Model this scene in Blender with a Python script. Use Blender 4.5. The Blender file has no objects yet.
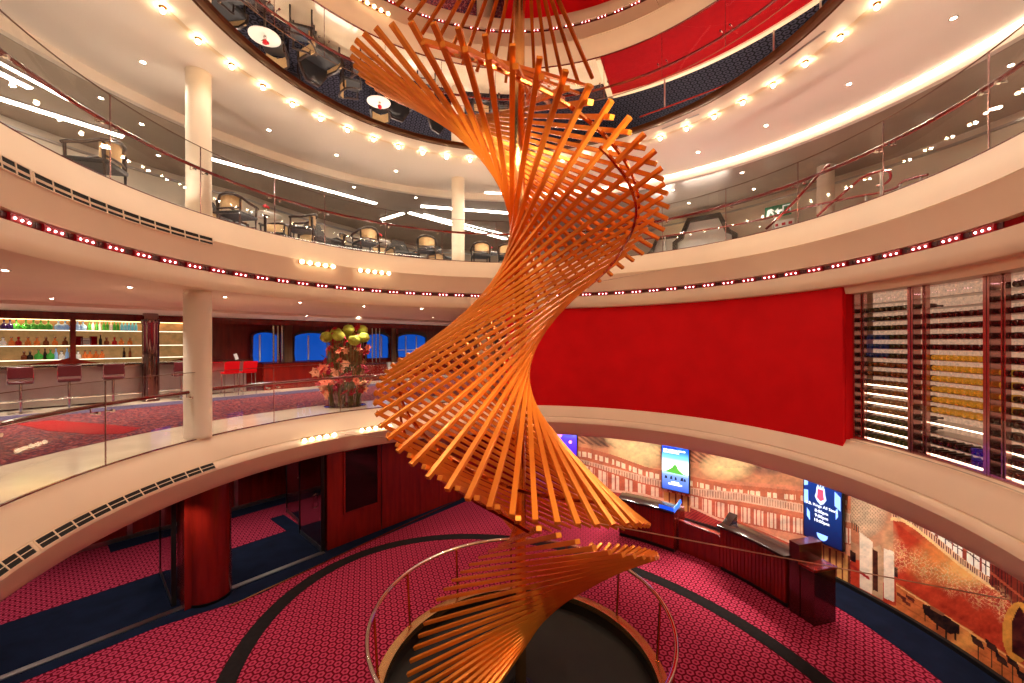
import bpy, math, random
import numpy as np
from mathutils import Vector, Matrix

random.seed(7)
SC = bpy.context.scene
COL = SC.collection
PI = math.pi
rad = math.radians

# ------------------------------------------------------------------ camera model
F = 411.5
CX, CY = 0.117, 6.106            # axis of the atrium
EYE = 1.7                        # eye above the middle deck
ROLL = rad(0.15)
ZL = -3.22                       # lower floor
ZU = 3.95                        # upper deck floor
ZC = 6.73                        # ring ceiling
P0 = (-7.49, 6.02)               # origin of the ship's-axis frame (s along, n across)
DS = (0.65, 0.76)
DN = (-0.76, 0.65)


def uv(x, y):
    a, b = x - 512.0, y - 341.5
    c, s = math.cos(ROLL), math.sin(ROLL)
    return (a * c - b * s) / F, -(a * s + b * c) / F


def on_z(x, y, z):
    u, v = uv(x, y)
    Y = (z - EYE) / v
    return Vector((u * Y, Y, z))


def on_cyl(x, R, y=341.5, far=True):
    u, v = uv(x, y)
    A = 1 + u * u
    B = -2 * (u * CX + CY)
    Q = CX * CX + CY * CY - R * R
    d = max(B * B - 4 * A * Q, 0)
    Y = (-B + (1 if far else -1) * math.sqrt(d)) / 2 / A
    return Vector((u * Y, Y, EYE + v * Y))


def on_n(x, n, y=341.5):
    u, v = uv(x, y)
    # DN.(uY-P0x, Y-P0y) = n
    Y = (n + DN[0] * P0[0] + DN[1] * P0[1]) / (DN[0] * u + DN[1])
    return Vector((u * Y, Y, EYE + v * Y))


def sn(p):
    dx, dy = p[0] - P0[0], p[1] - P0[1]
    return dx * DS[0] + dy * DS[1], dx * DN[0] + dy * DN[1]


def SN(s, n, z=0.0):
    return Vector((P0[0] + s * DS[0] + n * DN[0], P0[1] + s * DS[1] + n * DN[1], z))


def pol(az, R, z=0.0):
    return Vector((CX + R * math.cos(rad(az)), CY + R * math.sin(rad(az)), z))


def az_of(p):
    return (math.degrees(math.atan2(p[1] - CY, p[0] - CX)) + 120) % 360 - 120


# ------------------------------------------------------------------ materials
def lin(c):
    return tuple(((v / 255.0) / 12.92 if v / 255.0 <= 0.04045 else ((v / 255.0 + 0.055) / 1.055) ** 2.4) for v in c)


class NT:
    def __init__(self, m):
        self.t = m.node_tree
        self.b = self.t.nodes['Principled BSDF']

    def n(self, kind, **kw):
        nd = self.t.nodes.new(kind)
        for k, v in kw.items():
            setattr(nd, k, v)
        return nd

    def link(self, a, b):
        self.t.links.new(a, b)

    def math(self, op, a, b=None):
        nd = self.n('ShaderNodeMath', operation=op)
        for i, v in enumerate((a, b)):
            if v is None:
                continue
            if isinstance(v, (int, float)):
                nd.inputs[i].default_value = v
            else:
                self.link(v, nd.inputs[i])
        return nd.outputs[0]

    def mix(self, fac, c1, c2):
        nd = self.n('ShaderNodeMix', data_type='RGBA')
        if isinstance(fac, (int, float)):
            nd.inputs[0].default_value = fac
        else:
            self.link(fac, nd.inputs[0])
        for i, c in ((6, c1), (7, c2)):
            if isinstance(c, tuple):
                nd.inputs[i].default_value = (*c[:3], 1)
            else:
                self.link(c, nd.inputs[i])
        return nd.outputs[2]


def mat(name, c, rough=0.5, metal=0.0, emit=None, es=0.0, spec=0.5, coat=0.0, vary=0.06, scale=6.0, stretch=None, c2=None, bump=0.0):
    m = bpy.data.materials.new(name)
    m.use_nodes = True
    nt = NT(m)
    b = nt.b
    col = lin(c)
    tc = nt.n('ShaderNodeTexCoord')
    mp = nt.n('ShaderNodeMapping')
    nt.link(tc.outputs['Object'], mp.inputs[0])
    if stretch:
        mp.inputs['Scale'].default_value = stretch
    no = nt.n('ShaderNodeTexNoise')
    no.inputs['Scale'].default_value = scale
    no.inputs['Detail'].default_value = 4
    nt.link(mp.outputs[0], no.inputs['Vector'])
    lo = lin(c2) if c2 else tuple(v * (1 - vary) for v in col)
    hi = col if c2 else tuple(min(1, v * (1 + vary)) for v in col)
    ramp = nt.n('ShaderNodeMapRange')
    ramp.inputs[1].default_value = 0.3
    ramp.inputs[2].default_value = 0.7
    nt.link(no.outputs[0], ramp.inputs[0])
    nt.link(nt.mix(ramp.outputs[0], lo, hi), b.inputs['Base Color'])
    b.inputs['Roughness'].default_value = rough
    b.inputs['Metallic'].default_value = metal
    b.inputs['Specular IOR Level'].default_value = spec
    b.inputs['Coat Weight'].default_value = coat
    b.inputs['Coat Roughness'].default_value = 0.08
    if emit:
        b.inputs['Emission Color'].default_value = (*lin(emit), 1)
        b.inputs['Emission Strength'].default_value = es
    if bump:
        bp = nt.n('ShaderNodeBump')
        bp.inputs['Strength'].default_value = bump
        bp.inputs['Distance'].default_value = 0.01
        nt.link(no.outputs[0], bp.inputs['Height'])
        nt.link(bp.outputs[0], b.inputs['Normal'])
    return m


def glass_mat(name, tint=(0.97, 0.975, 0.965), refl=0.06):
    m = bpy.data.materials.new(name)
    m.use_nodes = True
    t = m.node_tree
    t.nodes.remove(t.nodes['Principled BSDF'])
    out = t.nodes['Material Output']
    tr = t.nodes.new('ShaderNodeBsdfTransparent')
    tr.inputs[0].default_value = (*tint, 1)
    gl = t.nodes.new('ShaderNodeBsdfGlossy')
    gl.inputs['Roughness'].default_value = 0.01
    lw = t.nodes.new('ShaderNodeLayerWeight')
    lw.inputs['Blend'].default_value = 0.5
    pw = t.nodes.new('ShaderNodeMath')
    pw.operation = 'POWER'
    t.links.new(lw.outputs['Facing'], pw.inputs[0])
    pw.inputs[1].default_value = 5.0
    ma = t.nodes.new('ShaderNodeMath')
    ma.operation = 'MULTIPLY_ADD'
    t.links.new(pw.outputs[0], ma.inputs[0])
    ma.inputs[1].default_value = 0.6
    ma.inputs[2].default_value = refl * 0.5
    mx = t.nodes.new('ShaderNodeMixShader')
    t.links.new(ma.outputs[0], mx.inputs[0])
    t.links.new(tr.outputs[0], mx.inputs[1])
    t.links.new(gl.outputs[0], mx.inputs[2])
    t.links.new(mx.outputs[0], out.inputs[0])
    return m


def carpet_mat(name, ground, motif, core, pitch=0.105, ang=49.5, r0=0.17, r1=0.41):
    """woven carpet: staggered round motifs with a star core"""
    m = bpy.data.materials.new(name)
    m.use_nodes = True
    nt = NT(m)
    tc = nt.n('ShaderNodeTexCoord')
    mp = nt.n('ShaderNodeMapping')
    mp.inputs['Rotation'].default_value = (0, 0, rad(-ang))
    mp.inputs['Scale'].default_value = (1 / pitch, 1 / pitch, 1)
    nt.link(tc.outputs['Object'], mp.inputs[0])
    sep = nt.n('ShaderNodeSeparateXYZ')
    nt.link(mp.outputs[0], sep.inputs[0])
    yy = nt.math('DIVIDE', sep.outputs[1], 0.866)
    row = nt.math('FLOOR', yy)
    odd = nt.math('MULTIPLY', nt.math('FLOORED_MODULO', row, 2.0), 0.5)
    fx = nt.math('SUBTRACT', nt.math('FRACT', nt.math('ADD', sep.outputs[0], odd)), 0.5)
    fy = nt.math('MULTIPLY', nt.math('SUBTRACT', nt.math('FRACT', yy), 0.5), 0.866)
    d = nt.math('SQRT', nt.math('ADD', nt.math('MULTIPLY', fx, fx), nt.math('MULTIPLY', fy, fy)))
    an = nt.math('ARCTAN2', fy, fx)
    wob = nt.math('MULTIPLY', nt.math('COSINE', nt.math('MULTIPLY', an, 6.0)), 0.035)
    d2 = nt.math('ADD', d, wob)
    ring = nt.math('LESS_THAN', d2, r1)
    dot = nt.math('LESS_THAN', d2, r0)
    no = nt.n('ShaderNodeTexNoise')
    no.inputs['Scale'].default_value = 40.0
    nt.link(tc.outputs['Object'], no.inputs['Vector'])
    c1 = nt.mix(ring, lin(ground), lin(motif))
    c2 = nt.mix(dot, c1, lin(core))
    v = nt.math('ADD', nt.math('MULTIPLY', no.outputs[0], 0.5), 0.75)
    hs = nt.n('ShaderNodeHueSaturation')
    nt.link(v, hs.inputs['Value'])
    nt.link(c2, hs.inputs['Color'])
    nt.link(hs.outputs[0], nt.b.inputs['Base Color'])
    nt.b.inputs['Roughness'].default_value = 0.95
    nt.b.inputs['Specular IOR Level'].default_value = 0.1
    return m


def speckle_mat(name, cols, scale, rough=0.95):
    m = bpy.data.materials.new(name)
    m.use_nodes = True
    nt = NT(m)
    tc = nt.n('ShaderNodeTexCoord')
    vo = nt.n('ShaderNodeTexVoronoi')
    vo.inputs['Scale'].default_value = scale
    nt.link(tc.outputs['Object'], vo.inputs['Vector'])
    sp = nt.n('ShaderNodeSeparateColor')
    nt.link(vo.outputs['Color'], sp.inputs[0])
    cr = nt.n('ShaderNodeValToRGB')
    cr.color_ramp.interpolation = 'CONSTANT'
    els = cr.color_ramp.elements
    k = len(cols)
    els[0].color = (*lin(cols[0]), 1)
    els[1].position = 1.0 / k
    els[1].color = (*lin(cols[1]), 1)
    for i in range(2, k):
        e = els.new(i / k)
        e.color = (*lin(cols[i]), 1)
    nt.link(sp.outputs[0], cr.inputs[0])
    nt.link(cr.outputs[0], nt.b.inputs['Base Color'])
    nt.b.inputs['Roughness'].default_value = rough
    nt.b.inputs['Specular IOR Level'].default_value = 0.1
    return m


def emat(name, c, s):
    m = mat(name, c, 0.4, emit=c, es=s, vary=0.01)
    return m


M = {}
M['cream'] = mat('cream_lacquer', (240, 215, 186), 0.42, vary=0.025, scale=1.5)
M['ceil'] = mat('cream_ceiling', (241, 225, 208), 0.6, vary=0.02, scale=1.0)
M['gloss'] = mat('bronze_gloss_ceiling', (190, 168, 150), 0.22, metal=0.2, vary=0.05, scale=1.2)
M['mirror'] = mat('ceiling_mirror', (238, 228, 222), 0.01, metal=1.0, vary=0.01)
M['marble'] = mat('cream_marble', (226, 205, 180), 0.12, vary=0.1, scale=1.6, coat=0.3)
M['red'] = mat('red_fabric', (222, 14, 24), 0.75, vary=0.06, scale=2.0, spec=0.15)
M['redrug'] = mat('red_carpet', (140, 8, 16), 0.9, vary=0.08, scale=8, spec=0.1)
M['mural_black'] = mat('black_baseboard', (12, 10, 10), 0.5)
M['navy'] = mat('navy_carpet', (15, 22, 42), 0.95, vary=0.25, scale=3, spec=0.1)
M['black_carpet'] = mat('black_carpet', (30, 24, 24), 0.95, vary=0.2, scale=12, spec=0.1)
M['carpet'] = carpet_mat('red_motif_carpet', (92, 3, 22), (166, 52, 78), (108, 6, 28), pitch=0.13)
M['deckcarpet'] = carpet_mat('blue_motif_carpet', (14, 12, 19), (56, 53, 66), (16, 14, 22), pitch=0.2)
M['barcarpet'] = speckle_mat('bar_carpet', [(92, 26, 34), (70, 30, 44), (120, 40, 44), (60, 36, 56), (150, 82, 76)], 26)
M['slateblue'] = mat('slate_blue_carpet', (74, 64, 88), 0.95, vary=0.15, scale=10, spec=0.1)
M['slat'] = mat('copper_lacquer', (246, 148, 56), 0.27, metal=0.55, vary=0.05, scale=3)
M['copper'] = mat('polished_copper_tube', (206, 128, 72), 0.16, metal=1.0, vary=0.04)
M['brass'] = mat('brushed_brass', (206, 160, 108), 0.25, metal=1.0, vary=0.05)
M['bronze'] = mat('dark_bronze', (110, 74, 48), 0.35, metal=0.8, vary=0.05)
M['chrome'] = mat('chrome', (226, 222, 218), 0.07, metal=1.0, vary=0.02)
M['steel'] = mat('brushed_steel', (190, 182, 176), 0.3, metal=1.0, vary=0.04)
M['blackmetal'] = mat('black_metal', (16, 14, 14), 0.4, metal=0.3)
M['wood'] = mat('red_mahogany', (132, 24, 12), 0.25, vary=0.2, scale=3, stretch=(3, 3, 0.35), coat=0.4, c2=(96, 14, 8))
M['wooddark'] = mat('dark_mahogany', (74, 14, 12), 0.22, vary=0.2, scale=3, stretch=(3, 3, 0.4), coat=0.5, c2=(48, 8, 8))
M['handrail'] = mat('varnished_cherry_rail', (104, 20, 16), 0.2, vary=0.15, scale=10, coat=0.5)
M['espresso'] = mat('espresso_wood', (44, 24, 18), 0.3, vary=0.2, scale=12, coat=0.3)
M['cane'] = mat('woven_cane', (206, 170, 122), 0.7, vary=0.15, scale=60)
M['leather'] = mat('charcoal_leather', (34, 32, 35), 0.35, vary=0.12, scale=20)
M['burgundy'] = mat('burgundy_leather', (78, 6, 12), 0.4, vary=0.1, scale=20)
M['white'] = mat('white_laminate', (236, 230, 224), 0.3, vary=0.02)
M['offwhite'] = mat('warm_white_wall', (232, 214, 192), 0.7, vary=0.03, scale=2)
M['darkvoid'] = mat('dark_grille_recess', (18, 10, 8), 0.8)
M['counter'] = mat('dark_stone_counter', (40, 26, 22), 0.14, vary=0.2, scale=14, coat=0.3)
M['glass'] = glass_mat('clear_glass')
M['cabglass'] = glass_mat('cabinet_glass', (0.97, 0.95, 0.94))
M['vaseglass'] = glass_mat('vase_glass', (0.93, 0.95, 0.93))
M['bulb'] = emat('warm_bulb', (255, 228, 180), 45.0)
M['globe'] = emat('warm_globe', (255, 226, 180), 5.0)
M['led'] = emat('pink_white_led', (255, 190, 196), 7.0)
M['ledbase'] = mat('red_led_housing', (150, 10, 18), 0.3, metal=0.2, emit=(190, 6, 24), es=0.05)
M['down'] = emat('downlight_lens', (255, 238, 214), 40.0)
M['strip'] = emat('cove_strip', (255, 238, 214), 9.0)
M['linear'] = emat('linear_lamp', (255, 244, 228), 13.0)
M['shelfglow'] = emat('shelf_led', (255, 232, 196), 3.4)
M['barglow'] = emat('bar_shelf_led', (255, 232, 196), 1.3)
M['backlit'] = mat('backlit_rack_panel', (216, 180, 156), 0.5, emit=(255, 206, 170), es=0.2, vary=0.8, scale=18)
M['barback'] = mat('mirror_tone_bar_panel', (176, 130, 92), 0.22, metal=0.3, emit=(255, 196, 120), es=0.10, c2=(70, 34, 24), scale=3.2)  # warm glow and mottled mirror reflections put into the panel's colour
M['bargold'] = emat('bar_cove', (255, 214, 140), 2.2)
M['dusk'] = emat('dusk_window', (0, 62, 150), 0.55)
M['frame'] = mat('pinkish_steel_frame', (196, 150, 146), 0.2, metal=0.9, vary=0.04)
M['green'] = mat('exit_green', (20, 96, 60), 0.5, emit=(20, 110, 66), es=0.08)
M['signwhite'] = mat('sign_white', (240, 245, 240), 0.5, emit=(240, 245, 240), es=0.15)
M['stem'] = mat('flower_stem', (120, 108, 52), 0.6, vary=0.2, scale=20)
M['lime'] = mat('lime_hydrangea', (176, 178, 60), 0.8, vary=0.25, scale=40, bump=0.6)
M['coral'] = mat('coral_petals', (238, 128, 96), 0.7, vary=0.12, scale=30)
M['peach'] = mat('peach_petals', (240, 170, 130), 0.7, vary=0.12, scale=30)
M['redflower'] = mat('red_petals', (196, 14, 34), 0.6, vary=0.15, scale=30)
M['magenta'] = mat('magenta_petals', (190, 24, 70), 0.6, vary=0.15, scale=30)
M['leaf'] = mat('leaf_green', (52, 82, 34), 0.5, vary=0.2, scale=20)
M['wire'] = mat('steel_wire', (188, 150, 120), 0.3, metal=0.8)


# ------------------------------------------------------------------ mesh builder
class MB:
    def __init__(self):
        self.v, self.f = [], []

    def add(self, vs, fs):
        o = len(self.v)
        self.v.extend([tuple(p) for p in vs])
        self.f.extend([tuple(i + o for i in f) for f in fs])

    def frame_box(self, c, ax, ay, az, hx, hy, hz):
        c, ax, ay, az = Vector(c), Vector(ax), Vector(ay), Vector(az)
        vs = [c + ax * (hx * i) + ay * (hy * j) + az * (hz * k) for i in (-1, 1) for j in (-1, 1) for k in (-1, 1)]
        self.add(vs, [(0, 1, 3, 2), (4, 6, 7, 5), (0, 4, 5, 1), (2, 3, 7, 6), (0, 2, 6, 4), (1, 5, 7, 3)])

    def box(self, c, sx, sy, sz, ang=0.0):
        a = rad(ang)
        self.frame_box(c, (math.cos(a), math.sin(a), 0), (-math.sin(a), math.cos(a), 0), (0, 0, 1), sx / 2, sy / 2, sz / 2)

    def bevbox(self, c, sx, sy, sz, b, ang=0.0):
        """box with chamfered vertical and top edges (rounded-looking)"""
        a = rad(ang)
        ca, sa = math.cos(a), math.sin(a)
        hx, hy, hz = sx / 2, sy / 2, sz / 2

        def ringp(k, z):
            pts = []
            for (qx, qy, a0) in ((1, 1, 0), (-1, 1, 90), (-1, -1, 180), (1, -1, 270)):
                for t in (0, 45, 90):
                    r = max(b - k, 0.0005)
                    x = qx * (hx - b) + r * math.cos(rad(a0 + t))
                    y = qy * (hy - b) + r * math.sin(rad(a0 + t))
                    pts.append(Vector(c) + Vector((x * ca - y * sa, x * sa + y * ca, z)))
            return pts
        self.loft([ringp(b * 0.7, -hz), ringp(0, -hz + b * 0.7), ringp(0, hz - b * 0.7), ringp(b * 0.7, hz)], True, True)

    def loft(self, rings, closed=True, caps=False):
        n = len(rings[0])
        vs = [p for r in rings for p in r]
        fs = []
        for i in range(len(rings) - 1):
            for j in range(n if closed else n - 1):
                a, b = i * n + j, i * n + (j + 1) % n
                fs.append((a, b, b + n, a + n))
        if caps:
            fs.append(tuple(range(n - 1, -1, -1)))
            fs.append(tuple((len(rings) - 1) * n + k for k in range(n)))
        self.add(vs, fs)

    def tube(self, path, r, seg=8, closed=False, square=False, up=(0, 0, 1), caps=True):
        path = [Vector(p) for p in path]
        n = len(path)
        rings = []
        up = Vector(up)
        for i, p in enumerate(path):
            if closed:
                t = path[(i + 1) % n] - path[i - 1]
            else:
                t = path[min(i + 1, n - 1)] - path[max(i - 1, 0)]
            t.normalize()
            s = t.cross(up)
            if s.length < 1e-4:
                s = t.cross(Vector((1, 0, 0)))
            s.normalize()
            w = s.cross(t)
            rr = r[i] if isinstance(r, (list, tuple)) else r
            if square:
                rings.append([p + s * (rr * a) + w * (rr * b) for a, b in ((1, 1), (-1, 1), (-1, -1), (1, -1))])
            else:
                rings.append([p + s * (rr * math.cos(2 * PI * k / seg)) + w * (rr * math.sin(2 * PI * k / seg)) for k in range(seg)])
        if closed:
            rings.append(rings[0])
        self.loft(rings, True, caps and not closed)

    def cyl(self, a, b, r0, r1=None, seg=16):
        self.tube([a, b], [r0, r0 if r1 is None else r1], seg)

    def lathe(self, prof, c=(0, 0, 0), seg=24):
        c = Vector(c)
        rings = [[c + Vector((r * math.cos(2 * PI * k / seg), r * math.sin(2 * PI * k / seg), z)) for k in range(seg)] for r, z in prof]
        self.loft(rings, True, True)

    def sphere(self, c, r, seg=12, rings=8, sz=1.0):
        prof = [(max(r * math.sin(PI * i / rings), r * 0.02), -r * sz * math.cos(PI * i / rings)) for i in range(rings + 1)]
        self.lathe(prof, c, seg)

    def sweep(self, prof, a0, a1, step=2.0, closed_prof=True, center=None):
        """closed (R,z) profile swept round the atrium axis from a0 to a1 degrees"""
        full = abs(a1 - a0) >= 359.99
        n = max(2, int(math.ceil(abs(a1 - a0) / step)))
        cx, cy = center or (CX, CY)
        rings = []
        for i in range(n + 1):
            a = rad(a0 + (a1 - a0) * i / n)
            rings.append([Vector((cx + R * math.cos(a), cy + R * math.sin(a), z)) for R, z in prof])
        if full:
            rings[-1] = rings[0]
        self.loft(rings, closed_prof, closed_prof and not full)

    def prism(self, poly, z0, z1):
        n = len(poly)
        vs = [(p[0], p[1], z0) for p in poly] + [(p[0], p[1], z1) for p in poly]
        fs = [tuple(range(n - 1, -1, -1)), tuple(range(n, 2 * n))]
        for i in range(n):
            j = (i + 1) % n
            fs.append((i, j, j + n, i + n))
        self.add(vs, fs)

    def slab(self, o, ax, ay, az, poly, d0, d1):
        """polygon in the (ax, ay) plane through o, thickened along az from d0 to d1"""
        o, ax, ay, az = Vector(o), Vector(ax), Vector(ay), Vector(az)
        n = len(poly)
        vs = [o + ax * p[0] + ay * p[1] + az * d0 for p in poly] + [o + ax * p[0] + ay * p[1] + az * d1 for p in poly]
        fs = [tuple(range(n - 1, -1, -1)), tuple(range(n, 2 * n))]
        for i in range(n):
            j = (i + 1) % n
            fs.append((i, j, j + n, i + n))
        self.add(vs, fs)

    def mesh(self, name, m, smooth=True, ang=35):
        me = bpy.data.meshes.new(name)
        me.from_pydata(self.v, [], self.f)
        me.validate()
        import bmesh
        bm = bmesh.new()
        bm.from_mesh(me)
        bmesh.ops.recalc_face_normals(bm, faces=bm.faces)
        bm.to_mesh(me)
        bm.free()
        if m:
            me.materials.append(m)
        if smooth:
            me.shade_smooth()
            me.set_sharp_from_angle(angle=rad(ang))
        return me


def link_mesh(name, me, parent=None, label=None):
    o = bpy.data.objects.new(name, me)
    COL.objects.link(o)
    if parent:
        o.parent = parent
    if label:
        o['label'] = label
    return o


def build(mb, name, m, parent=None, label=None, local=None, smooth=True, ang=35):
    """world-space mesh; under a parent it is stored relative to the parent's base"""
    if isinstance(m, str):
        m = M[m]
    off = parent
    loc = Vector((0, 0, 0))
    while off is not None:
        loc += off.location
        off = off.parent
    if local is None and parent is not None:
        mb.v = [tuple(Vector(p) - loc) for p in mb.v]
    return link_mesh(name, mb.mesh(name, m, smooth, ang), parent, label)


def tag(o, label, cat, group=None, kind=None):
    o['label'] = label
    o['category'] = cat
    if group:
        o['group'] = group
    if kind:
        o['kind'] = kind
    return o


def thing(name, label, cat, loc=(0, 0, 0), group=None, kind=None):
    o = bpy.data.objects.new(name, None)
    COL.objects.link(o)
    o.location = loc
    return tag(o, label, cat, group, kind)


def struct(mb, name, m, label, cat='wall', smooth=True, ang=35):
    o = build(mb, name, m, smooth=smooth, ang=ang)
    return tag(o, label, cat, None, 'structure')


def kids(o):
    return [c for c in COL.objects if c.parent is o]


def copy_thing(root, loc, rz, label, group=None, tilt=None):
    tree = TREES[root.name]
    r = root.copy()
    COL.objects.link(r)
    r.location = loc
    r.rotation_euler = (0, 0, rz) if tilt is None else tilt
    r['label'] = label
    if group:
        r['group'] = group

    def rec(src, dst):
        for ch in TREE_CH.get(src.name, []):
            c = ch.copy()
            COL.objects.link(c)
            c.parent = dst
            rec(ch, c)
    rec(root, r)
    return r


TREES, TREE_CH = {}, {}


def proto(root):
    """remember a prototype's tree so that copies are quick"""
    TREES[root.name] = True

    def rec(o):
        TREE_CH[o.name] = [c for c in bpy.data.objects if c.parent is o]
        for c in TREE_CH[o.name]:
            rec(c)
    rec(root)


ORD = ['first', 'second', 'third', 'fourth', 'fifth', 'sixth', 'seventh', 'eighth', 'ninth', 'tenth', 'eleventh', 'twelfth',
       'thirteenth', 'fourteenth', 'fifteenth', 'sixteenth', 'seventeenth', 'eighteenth', 'nineteenth', 'twentieth']
ORD += ['twenty-' + w for w in ORD[:9]] + ['thirtieth'] + ['thirty-' + w for w in ORD[:9]] + ['fortieth'] + ['forty-' + w for w in ORD[:9]] + ['fiftieth']


# ------------------------------------------------------------------ lights
def spot(p, d, w, size=100, blend=0.7, c=(1.0, 0.89, 0.76), r=0.05):
    l = bpy.data.lights.new('lamp', 'SPOT')
    l.energy, l.color = w, c
    l.spot_size, l.spot_blend = rad(size), blend
    l.shadow_soft_size = r
    o = bpy.data.objects.new('lamp', l)
    COL.objects.link(o)
    o.location = p
    o.rotation_euler = Vector(d).to_track_quat('-Z', 'Y').to_euler()
    return o


def point(p, w, c=(1.0, 0.84, 0.66), r=0.05):
    l = bpy.data.lights.new('lamp', 'POINT')
    l.energy, l.color = w, c
    l.shadow_soft_size = r
    o = bpy.data.objects.new('lamp', l)
    COL.objects.link(o)
    o.location = p
    return o


def area(p, d, sx, sy, w, c=(1.0, 0.82, 0.62), rz=None):
    l = bpy.data.lights.new('lamp', 'AREA')
    l.shape = 'RECTANGLE'
    l.size, l.size_y = sx, sy
    l.energy, l.color = w, c
    o = bpy.data.objects.new('lamp', l)
    COL.objects.link(o)
    o.location = p
    o.rotation_euler = Vector(d).to_track_quat('-Z', 'Y').to_euler()
    if rz is not None:
        o.rotation_euler = (0, 0, rz)
    return o

# ================================================================== STRUCTURE
# ---- lower floor: patterned carpet with inlaid borders
mb = MB()
nn = 96
o_ring = []
for i in range(nn):
    a = 2 * PI * i / nn
    dx, dy = math.cos(a), math.sin(a)
    k_ = min(13.5 / abs(dx) if abs(dx) > 1e-6 else 1e9, 13.5 / abs(dy) if abs(dy) > 1e-6 else 1e9)
    o_ring.append((CX + dx * k_, CY + dy * k_))
i_ring = [(CX + 2.03 * math.cos(2 * PI * i / nn), CY + 2.03 * math.sin(2 * PI * i / nn)) for i in range(nn)]
rg = [[Vector((p[0], p[1], z)) for p in r_] for r_, z in ((o_ring, ZL - 0.012), (i_ring, ZL - 0.012), (i_ring, ZL - 0.2), (o_ring, ZL - 0.2), (o_ring, ZL - 0.012))]
mb.loft(rg, True, False)
struct(mb, 'floor', 'carpet', 'red carpet with pink star motifs covering the lower floor', 'floor')


def strip_poly(pts_out, pts_in, z0, z1):
    m_ = MB()
    ring = []
    for a, b in zip(pts_out, pts_in):
        ring.append([(a[0], a[1], z0), (a[0], a[1], z1), (b[0], b[1], z1), (b[0], b[1], z0)])
    m_.loft([[Vector(p) for p in r] for r in ring], True, True)
    return m_


# black elliptical band woven in the carpet
po, pi_ = [], []
for k in range(0, 121):
    t = 2 * PI * k / 120
    for lst, ds in ((po, 0.14), (pi_, -0.14)):
        a, b = 5.0 + ds, 3.72 + ds
        e = a * math.cos(t), b * math.sin(t)
        lst.append((CX + e[0] * DN[0] + e[1] * DS[0], CY + e[0] * DN[1] + e[1] * DS[1]))
mb = strip_poly(po, pi_, ZL - 0.012, ZL - 0.006)
struct(mb, 'trim_1', 'black_carpet', 'black oval band woven into the red carpet', 'carpet band')

# navy borders
mb = MB()
q = [SN(s, n)[:2] for s, n in ((-6, -0.3), (1.7, -0.3), (3.2, -0.62), (4.8, -0.36), (9.2, -0.25), (11.0, -0.25), (11.0, 1.86), (-6, 1.86))]
mb.prism(q, ZL - 0.012, ZL - 0.004)
struct(mb, 'trim_2', 'navy', 'navy blue carpet border along the corridor side', 'carpet border')
mb = MB()
q = [SN(s, n)[:2] for s, n in ((1.5, 3.85), (11, 3.85), (11, 4.42), (1.5, 4.42))]
mb.prism(q, ZL - 0.012, ZL - 0.004)
q = [SN(s, n)[:2] for s, n in ((4.62, 1.86), (4.98, 1.86), (4.98, 3.0), (4.62, 3.0))]
mb.prism(q, ZL - 0.012, ZL - 0.0035)
struct(mb, 'trim_3', 'navy', 'navy blue carpet border along the far corridor wall', 'carpet border')
mb = MB()
mb.sweep([(6.08, ZL - 0.012), (6.08, ZL - 0.005), (7.0, ZL - 0.005), (7.0, ZL - 0.012)], -60, 34)
struct(mb, 'trim_4', 'navy', 'navy blue carpet border below the printed wall', 'carpet border')
mb = MB()
mb.sweep([(6.88, ZL - 0.01), (6.88, ZL + 0.07), (6.96, ZL + 0.07), (6.96, ZL - 0.01)], -60, 78)
struct(mb, 'baseboard_right', 'mural_black', 'black baseboard under the printed wall', 'baseboard')

# metal threshold across the doorway and the thin brass strip
mb = MB()
a, b = SN(-6, 0.02), SN(4.75, 0.02)
d = (b - a).normalized()
w = Vector((-d.y, d.x, 0))
mb.frame_box((a + b) / 2 + Vector((0, 0, ZL + 0.004)), d, w, (0, 0, 1), (b - a).length / 2, 0.06, 0.008)
struct(mb, 'trim_5', 'steel', 'polished steel threshold strip across the wide corridor opening', 'threshold')
mb = MB()
a, b = Vector((-5.4, 7.72, 0)), Vector((-1.3, 13.2, 0))
a = on_z(229, 607, ZL); b = on_z(461, 499, ZL)
a.z = b.z = 0
d = (b - a).normalized()
w = Vector((-d.y, d.x, 0))
mb.frame_box((a + b) / 2 + Vector((0, 0, ZL + 0.004)), d, w, (0, 0, 1), (b - a).length / 2, 0.018, 0.008)
struct(mb, 'trim_6', 'brass', 'thin brass strip in the carpet before the red wall', 'trim')

# ---- middle slab: curved fascia, soffit, marble floor
MID = [(5.72, -0.005), (5.715, -0.03), (5.66, -0.10), (5.57, -0.27), (5.505, -0.395), (5.515, -0.40), (5.515, -0.412), (5.485, -0.416),
       (5.445, -0.46), (5.425, -0.50), (5.415, -0.54), (5.425, -0.56), (5.48, -0.66), (5.56, -0.80), (5.62, -0.90), (5.66, -0.93), (13.5, -0.95), (13.5, -0.03), (5.76, -0.03), (5.76, -0.005)]
mb = MB()
mb.sweep(MID, 0, 360, 1.5)
struct(mb, 'floor_edge', 'cream', 'cream curved edge of the middle deck ring', 'balcony edge')
mb = MB()
mb.sweep([(5.735, -0.03), (5.735, 0.0), (7.18, 0.0), (7.18, -0.03)], 0, 360, 2)
struct(mb, 'floor_marble', 'marble', 'cream marble walkway round the middle deck opening', 'floor')
mb = MB()
mb.sweep([(7.18, -0.03), (7.18, 0.002), (13.4, 0.002), (13.4, -0.03)], 0, 360, 2)
mb.prism([(-24, 3), (-9, 3), (-9, 12), (3, 19), (3, 32), (-24, 32)], -0.05, 0.0012)
struct(mb, 'floor_carpet', 'barcarpet', 'burgundy speckled carpet of the middle deck lounge', 'floor')
mb = MB()
mb.prism([SN(s, n)[:2] for s, n in ((-8, 4.7), (14, 4.7), (14, 5.5), (-8, 5.5))], 0.0, 0.006)
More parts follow.
